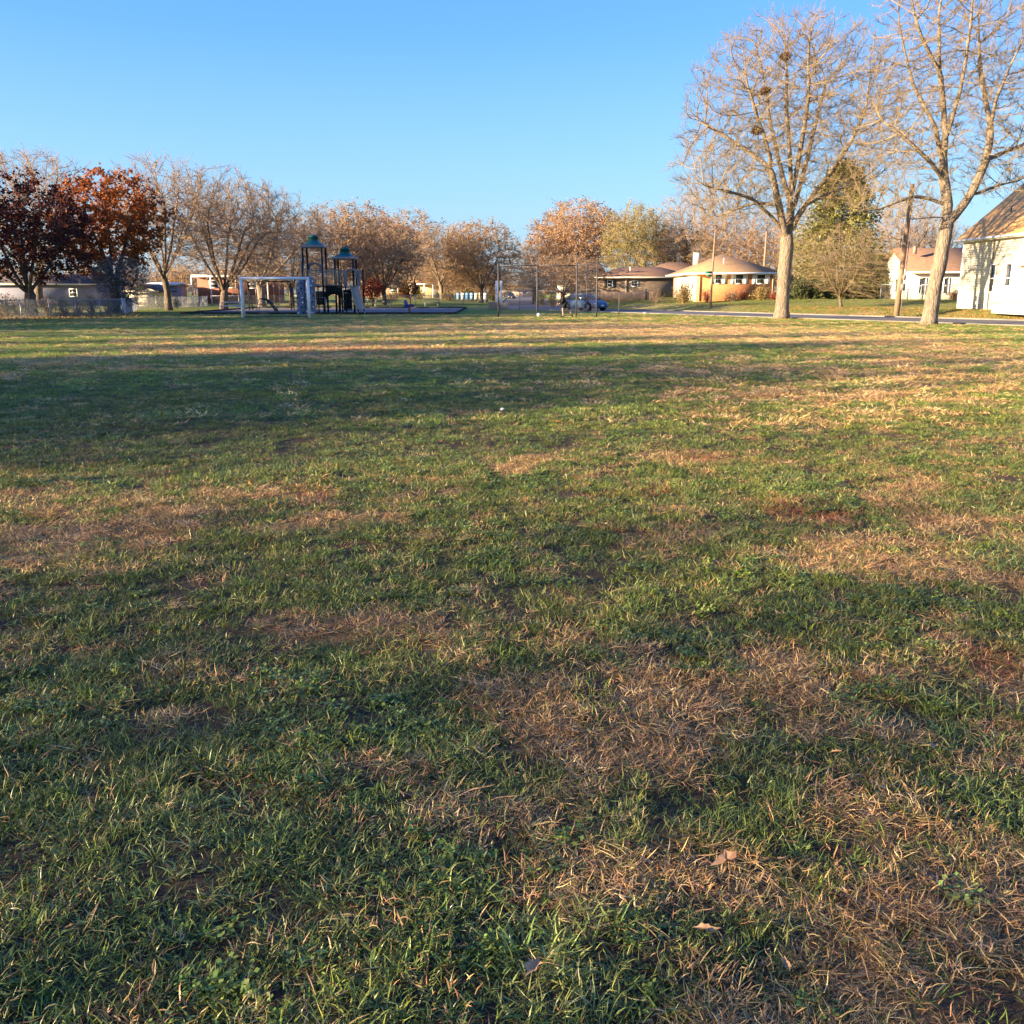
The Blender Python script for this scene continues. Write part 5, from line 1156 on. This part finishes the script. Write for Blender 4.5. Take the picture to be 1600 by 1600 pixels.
m = MB(); m.prism_y([(-.42, .42), (.32, .40), (.42, .55), (.22, .60), (.05, .55), (-.1, .62), (-.2, .92), (-.36, .95), (-.47, .80), (-.36, .62)], -.09, .09); bevel(m.build('body', blp, sr), .02)
m = MB(); m.box((.12, 0, .62), (.3, .26, .05)); m.build('seat', redp, sr); m = MB(); m.cyl((-.2, -.22, .78), (-.2, .22, .78), .02, 6); m.build('handle', blackp, sr)
def picnic(label, px, Y, L, mm, rz=0, group=None):
    o = thing('picnic_table', label, 'table', (X_at(px, Y), Y, gzf(X_at(px, Y), Y)), rz, group)
    for k in range(3): m = MB(); m.box((0, (k - 1) * .25, .75), (L, .235, .045)); m.build('board', mm, o)
    for s in (-1, 1): m = MB(); m.box((0, s * .68, .44), (L, .24, .045)); m.build('bench', mm, o)
    for x in (-L * .36, L * .36):
        m = MB(); m.tube([(x, -.62, 0), (x, -.2, .73)], .035, 6); m.tube([(x, .62, 0), (x, .2, .73)], .035, 6); m.tube([(x, -.72, .40), (x, .72, .40)], .03, 6); m.build('leg', galv, o)
    return o
picnic('white picnic table just left of the football goal', 360, 80, 1.9, white); picnic('grey picnic table on the grass between play area and painted panels', 674, 106, 1.95, greyp, group='tables beyond the play area')
picnic('brown picnic table behind the right end of the slide', 597, 103, 2.0, timber, group='tables beyond the play area')
# ------------------------------------------------------------------ poles and signs
up = thing('utility_pole', 'leaning brown wooden utility pole left of the leaning bare tree', 'pole', (25.2, 62.2, 0))
m = MB(); m.tube([(0, 0, -.1), (.12, .1, 3), (.35, .2, 8.3)], [.19, .165, .13], 12); m.build('shaft', polewood, up, smooth=True)
m = MB(); m.box((.2, -.12, 1.9), (.28, .16, .42)); m.box((.24, -.12, 2.5), (.2, .14, .3)); m.build('meter_box', greyp, up); m = MB(); m.cyl((.22, -.14, .1), (.36, -.1, 4.8), .03, 6); m.build('conduit', greyp, up)
sp_ = thing('sign_pole', 'tall thin wooden pole with green street name sign in front of the brick house', 'pole', (X_at(1111, 83), 83, gzf(X_at(1111, 83), 83)))
m = MB(); m.tube([(0, 0, -.1), (.04, 0, 3.4), (.12, 0, 6.6)], [.11, .09, .06], 10); m.build('shaft', polewood, sp_, smooth=True)
m = MB(); m.box((-.35, -.08, 2.98), (.62, .02, .2)); m.build('sign', mat('green_sign', (.01, .16, .12), .4), sp_); m = MB(); m.box((-.02, .25, 2.74), (.02, .6, .2)); m.box((-.28, -.1, 2.74), (.4, .02, .18)); m.build('sign', mat('green_sign', (.01, .16, .12), .4), sp_)
for px, Y, top_, lb in ((1191, 118, 365, 'pale wooden pole rising behind the roof of the brick house'), (833, 128, 428, 'brown pole among the trees right of the side street')):
    o = thing('utility_pole', lb, 'pole', (X_at(px, Y), Y, 0)); m = MB(); m.cyl((0, 0, 0), (.1, 0, Z_at(top_, Y)), .17, 10, .12); m.build('shaft', polewood, o, smooth=True); m = MB(); m.box((.1, 0, Z_at(top_, Y) - .35), (.9, .08, .1)); m.build('crossarm', polewood, o)
# wooden board fence behind the car
wf = thing('board_fence', 'tall weathered wooden board fence behind the parked blue car', 'fence', (X_at(925, 108), 108, gzf(12, 108)))
rgf = np.random.RandomState(4); m = MB(); xs = 0
while xs < 6.9:
    w_ = rgf.uniform(.13, .15); m.box((xs, rgf.uniform(-.008, .008), .58 + rgf.uniform(-.012, .012)), (w_, .022, 1.16)); xs += w_ + .012
m.build('boards', wood_f, wf, kind='stuff'); m = MB(); m.box((3.45, .05, .25), (6.9, .05, .09)); m.box((3.45, .05, .95), (6.9, .05, .09)); m.build('rail', wood_f, wf)
for i in range(4): m = MB(); m.box((i * 2.3, .11, .6), (.1, .1, 1.25)); m.build('post', wood_f, wf)
m = MB(); m.box((6.1, -.06, .72), (.16, .12, 1.5)); m.build('gate_post', dark_steel, wf)
# ------------------------------------------------------------------ cars
def car(name, label, loc, rz, paint, detail=True):
    o = thing(name, label, 'car', loc, rz)
    # stations along x (front = +x): (x, half width, z bottom, z belt, z top-of-body)
    st = [(-2.28, .60, .42, .62, .86), (-2.22, .74, .30, .64, .98), (-1.95, .83, .24, .66, 1.02), (-1.3, .88, .22, .68, .98), (-.5, .90, .22, .68, .95), (.4, .90, .22, .67, .93), (1.0, .89, .22, .66, .90), (1.5, .87, .22, .63, .84), (1.95, .82, .24, .58, .74), (2.2, .72, .27, .52, .64), (2.3, .55, .34, .46, .54)]
    V = []; Fc = []; n_ = 12
    for x, w_, zb, zm, zt in st:
        hgt = [(-w_ * .86, zb), (-w_ * .99, zb + .12), (-w_, zm), (-w_ * .95, zm + (zt - zm) * .6), (-w_ * .84, zt), (-w_ * .4, zt + .03), (w_ * .4, zt + .03), (w_ * .84, zt), (w_ * .95, zm + (zt - zm) * .6), (w_, zm), (w_ * .99, zb + .12), (w_ * .86, zb)]
        V += [(x, y, z) for y, z in hgt]
    for i in range(len(st) - 1):
        for j in range(n_): Fc.append((n_ * i + j, n_ * i + (j + 1) % n_, n_ * i + n_ + (j + 1) % n_, n_ * i + n_ + j))
    Fc += [tuple(range(n_))[::-1], tuple(n_ * (len(st) - 1) + j for j in range(n_))]
    m = MB(); m.add(V, Fc); m.build('body', paint, o, smooth=True)
    # greenhouse
    def cab(sc, z_off, mm, nm, par, rows):
        V = []; Fc = []
        for i, (x0_, x1_, w_, z) in enumerate(rows):
            r_ = .12; pts = [(x0_, -w_ + r_), (x0_ + r_, -w_), (x1_ - r_, -w_), (x1_, -w_ + r_), (x1_, w_ - r_), (x1_ - r_, w_), (x0_ + r_, w_), (x0_, w_ - r_)]; V += [(x, y, z) for x, y in pts]
        for i in range(len(rows) - 1):
            for j in range(8): Fc.append((8 * i + j, 8 * i + (j + 1) % 8, 8 * i + 8 + (j + 1) % 8, 8 * i + 8 + j))
        Fc += [tuple(range(8))[::-1], tuple(8 * (len(rows) - 1) + j for j in range(8))]; m = MB(); m.add(V, Fc); return m.build(nm, mm, par, smooth=False)
    cab(1, 0, glass, 'windows', o, [(-1.85, 1.12, .80, .93), (-1.25, .42, .68, 1.30), (-1.05, .28, .62, 1.375)])
    cab(1, 0, paint, 'roof', o, [(-1.22, .36, .665, 1.335), (-1.1, .28, .62, 1.41), (-.85, .1, .5, 1.44)])
    for s in (-1, 1):
        for p in ([(1.10, s * .79, .93), (.40, s * .675, 1.34)], [(-.42, s * .805, .95), (-.42, s * .675, 1.34)], [(-1.80, s * .78, .95), (-1.2, s * .67, 1.33)]):
            m = MB(); m.tube(p, .028, 5); m.build('pillar', paint if p[0][0] != -.42 else blackp, o)
        m = MB(); m.ball((.72, s * .93, .98), .1, 8, 5, (.7, 1, .65)); m.build('mirror', paint, o)
        m = MB(); m.ball((2.05, s * .64, .60), .16, 10, 6, (1.1, .8, .42)); m.build('headlight', mat('lamp_glass', (.7, .7, .68), .15, spec=.8), o)
        for x in (-1.38, 1.42):
            w_ = MB(); w_.cyl((x, s * .70, .32), (x, s * .905, .32), .325, 20); wh = w_.build('wheel', mat('tyre', (.02, .02, .02), .8), o); r_ = MB(); r_.cyl((x, s * .90, .32), (x, s * .918, .32), .21, 16)
            for k in range(5): a = k * 1.2566; r_.box((x + .1 * math.cos(a), s * .925, .32 + .1 * math.sin(a)), (.19, .02, .045), tilt=Matrix.Rotation(-a, 3, 'Y').to_euler() and __import__('mathutils').Euler((0, -a, 0)))
            r_.build('rim', galv, wh)
            m = MB(); m.tube([(x + .40 * math.cos(a), s * .895, .32 + .40 * math.sin(a)) for a in np.linspace(-.1, math.pi + .1, 12)], .035, 5); m.build('wheel_arch', blackp, o)
    m = MB(); m.box((2.245, 0, .40), (.08, .95, .16)); m.box((2.20, 0, .60), (.06, .8, .07)); m.build('grille', blackp, o)
    m = MB(); m.box((2.30, 0, .44), (.02, .34, .12)); m.build('number_plate', white, o)
    return o
blue = mat('blue_car_paint', (.06, .12, .22), .4, var=.05, spec=.3); blk = mat('dark_car_paint', (.02, .022, .028), .3, spec=.6)
car('parked_car', 'blue sedan parked on the road behind the backstop', (X_at(914, 82.5), 82.5, .02), math.atan2(-.80, .60), blue)
car('parked_car', 'distant dark car on the side street, left one of two', (X_at(787, 235), 235, .02), R(-90), blk); car('parked_car', 'distant dark car on the side street, right one of two', (X_at(797, 215), 215, .02), R(-80), blk)
# ------------------------------------------------------------------ running person and ball
def skin(name, verts, edges, radii, m, par, lvl=2):
    me = bpy.data.meshes.new(name); me.from_pydata(verts, edges, []); me.materials.append(m); o = link(name, me, par)
    sm_ = o.modifiers.new('skin', 'SKIN'); sm_.use_smooth_shade = True
    for i, r_ in enumerate(radii):
        v = me.skin_vertices[0].data[i]; v.radius = r_ if isinstance(r_, tuple) else (r_, r_); v.use_root = (i == 0)
    s_ = o.modifiers.new('sub', 'SUBSURF'); s_.levels = lvl; s_.render_levels = lvl; return o
skinm = mat('skin', (.42, .25, .17), .6, var=.05); jack = mat('black_cloth', (.012, .012, .016), .85, var=.3); hair = mat('dark_hair', (.02, .015, .012), .7); shoe = mat('dark_shoes', (.03, .03, .035), .6)
pe = thing('person', 'person in black hooded jacket and long black shorts running bent forward after the ball', 'person', (X_at(881, 61.6), 61.6, 0), rz=R(-8))
J = {'pel': (.06, 0, .88), 'spi': (.0, 0, 1.04), 'che': (-.07, 0, 1.22), 'nec': (-.15, 0, 1.37), 'hd': (-.20, 0, 1.47), 'top': (-.22, 0, 1.56),
     'hl': (.06, -.10, .86), 'kl': (-.06, -.11, .49), 'al': (.0, -.11, .10), 'tl': (-.16, -.12, .045), 'hr': (.06, .10, .86), 'kr': (.22, .11, .50), 'ar': (.50, .12, .24), 'tr': (.56, .12, .08),
     'sl': (-.09, -.19, 1.30), 'el': (-.02, -.27, 1.04), 'wl': (-.24, -.25, .88), 'ml': (-.30, -.24, .83), 'sr': (-.09, .19, 1.30), 'er': (-.24, .26, 1.06), 'wr': (-.42, .22, .86), 'mr': (-.46, .21, .79)}
def sk(names, edges): return [J[n_] for n_ in names], [(names.index(a), names.index(b_)) for a, b_ in edges]
nm = ['pel', 'spi', 'che', 'nec', 'hd', 'hl', 'kl', 'al', 'tl', 'hr', 'kr', 'ar', 'tr', 'sl', 'el', 'wl', 'ml', 'sr', 'er', 'wr', 'mr']
v, e = sk(nm, [('pel', 'spi'), ('spi', 'che'), ('che', 'nec'), ('nec', 'hd'), ('pel', 'hl'), ('hl', 'kl'), ('kl', 'al'), ('al', 'tl'), ('pel', 'hr'), ('hr', 'kr'), ('kr', 'ar'), ('ar', 'tr'), ('che', 'sl'), ('sl', 'el'), ('el', 'wl'), ('wl', 'ml'), ('che', 'sr'), ('sr', 'er'), ('er', 'wr'), ('wr', 'mr')])
body = skin('body', v, e, [.13, .12, .13, .055, .06, .085, .058, .038, .03, .085, .058, .038, .03, .05, .04, .028, .03, .05, .04, .028, .03], skinm, pe)
hm = MB(); hx, _, hz = (-.215, 0, 1.50); hm.ball((hx, 0, hz), .1, 16, 12, (1.0, .78, 1.15)); hm.ball((hx - .1, 0, hz - .01), .02, 8, 6, (1, .7, 1.1)); hm.ball((hx - .075, 0, hz - .065), .045, 8, 6, (.8, .9, .7)); 
for s in (-1, 1): hm.ball((hx + .01, s * .08, hz), .025, 8, 5, (.7, .4, 1))
hm.build('head', skinm, pe, smooth=True); m = MB()
for s in (-1, 1): m.ball((hx - .088, s * .033, hz + .02), .010, 6, 4)
m.build('eyes', hair, pe); m = MB(); m.ball((hx + .02, 0, hz + .035), .108, 14, 10, (1.0, .82, 1.0)); m.build('hair', hair, pe, smooth=True)
for s, k in ((-1, 'ml'), (1, 'mr')):      # separate fingers rooted in each palm
    p = Vector(J[k]); fm_ = MB()
    for q in range(4):
        a = p + Vector((-.015, (q - 1.5) * .017, -.025)); L = (.032, .038, .036, .028)[q]; fm_.tube([a, a + Vector((-.012, 0, -L)), a + Vector((.004, 0, -L * 1.75))], [.009, .008, .006], 6)
    fm_.tube([p + Vector((0, -s * .025, -.01)), p + Vector((-.03, -s * .035, -.03)), p + Vector((-.04, -s * .03, -.055))], [.010, .009, .007], 6); fm_.build('fingers', skinm, pe, smooth=True)
nj = ['pel', 'spi', 'che', 'nec', 'sl', 'el', 'wl', 'sr', 'er', 'wr']; v, e = sk(nj, [('pel', 'spi'), ('spi', 'che'), ('che', 'nec'), ('che', 'sl'), ('sl', 'el'), ('el', 'wl'), ('che', 'sr'), ('sr', 'er'), ('er', 'wr')])
skin('jacket', v, e, [(.19, .17), (.17, .16), (.185, .16), .085, .085, .068, .045, .085, .068, .045], jack, pe)
m = MB(); m.ball((-.09, 0, 1.40), .10, 10, 7, (1.1, 1.1, .75)); m.build('hood', jack, pe, smooth=True)
v = [J['pel'], J['hl'], tuple(np.array(J['hl']) * .15 + np.array(J['kl']) * .85), J['hr'], tuple(np.array(J['hr']) * .15 + np.array(J['kr']) * .85)]; skin('shorts', v, [(0, 1), (1, 2), (0, 3), (3, 4)], [.17, .125, .105, .125, .105], jack, pe)
for a_, t_ in (('al', 'tl'), ('ar', 'tr')):
    p, q = Vector(J[a_]), Vector(J[t_]); m = MB(); d = (q - p).normalized(); m.tube([p - d * .05 - Vector((0, 0, .03)), p + d * .05 - Vector((0, 0, .025)), q, q + d * .06], [.045, .052, .045, .025], 8); m.build('shoe', shoe, pe, smooth=True)
bl = MB(); bl.ball((0, 0, .115), .115, 16, 10); bl_ = bl.build('ball', mat('pale_ball', (.62, .72, .76), .5, var=.35, scale=14), smooth=True); bl_.location = (X_at(842, 62.2), 62.2, 0.02); tag(bl_, 'white and pale blue football on the grass below the backstop', 'ball')
# small white litter
for px, py, lb in ((1007, 490, 'small white scrap of litter on the grass near the road'), (785, 645, 'tiny white speck of litter in the middle of the field')):
    m = MB(); m.add([(-.06, -.03, 0), (.05, -.05, .03), (.07, .04, .0), (-.03, .05, .04), (0, 0, .05)], [(0, 1, 4), (1, 2, 4), (2, 3, 4), (3, 0, 4)]); X, Y = gat(px, py); o = m.build('litter', white); o.location = (X, Y, gzf(X, Y) + .04); o.scale = (.6, .6, .6) if py > 600 else (1.6,) * 3; tag(o, lb, 'litter')
# ------------------------------------------------------------------ far woodland beyond the last houses
rgw = np.random.RandomState(8); tw = MB(); tf = MB(); n_ = 420
ang = rgw.uniform(-.95, .95, n_); Yw = rgw.uniform(250, 380, n_); Xw = np.tan(ang) * Yw; gap = np.abs(Xw / Yw - .012) < .03; Hh = rgw.uniform(8, 13, n_) * np.where(gap, .45, 1)
for i in range(n_):
    if abs(Xw[i] - 3) < 11 and Yw[i] < 345: continue
    c = ell_pts(rgw, (Xw[i], Yw[i], Hh[i] * .52), (Hh[i] * .42, Hh[i] * .42, Hh[i] * .48), 90, pw=.5); e = c - np.array((Xw[i], Yw[i], Hh[i] * .15)); e /= np.linalg.norm(e, axis=1)[:, None]
    segs(tw, c - e * 1.3, c + e * .7, np.full(90, .07), np.full(90, .02), 3); leaf_quads(tf, ell_pts(rgw, (Xw[i], Yw[i], Hh[i] * .5), (Hh[i] * .4, Hh[i] * .4, Hh[i] * .46), 170, pw=.6), rgw, .5)
    segs(tw, np.array([[Xw[i], Yw[i], 0]]), np.array([[Xw[i], Yw[i], Hh[i] * .6]]), np.array([.25]), np.array([.1]), 5)
fw = thing('distant_woodland', 'far band of brown late autumn trees along the horizon behind the houses', 'woodland', (0, 0, 0), kind='stuff')
tw.build('trunks', twig_m, fw, kind='stuff'); tf.build('crowns', m_tan, fw, kind='stuff')
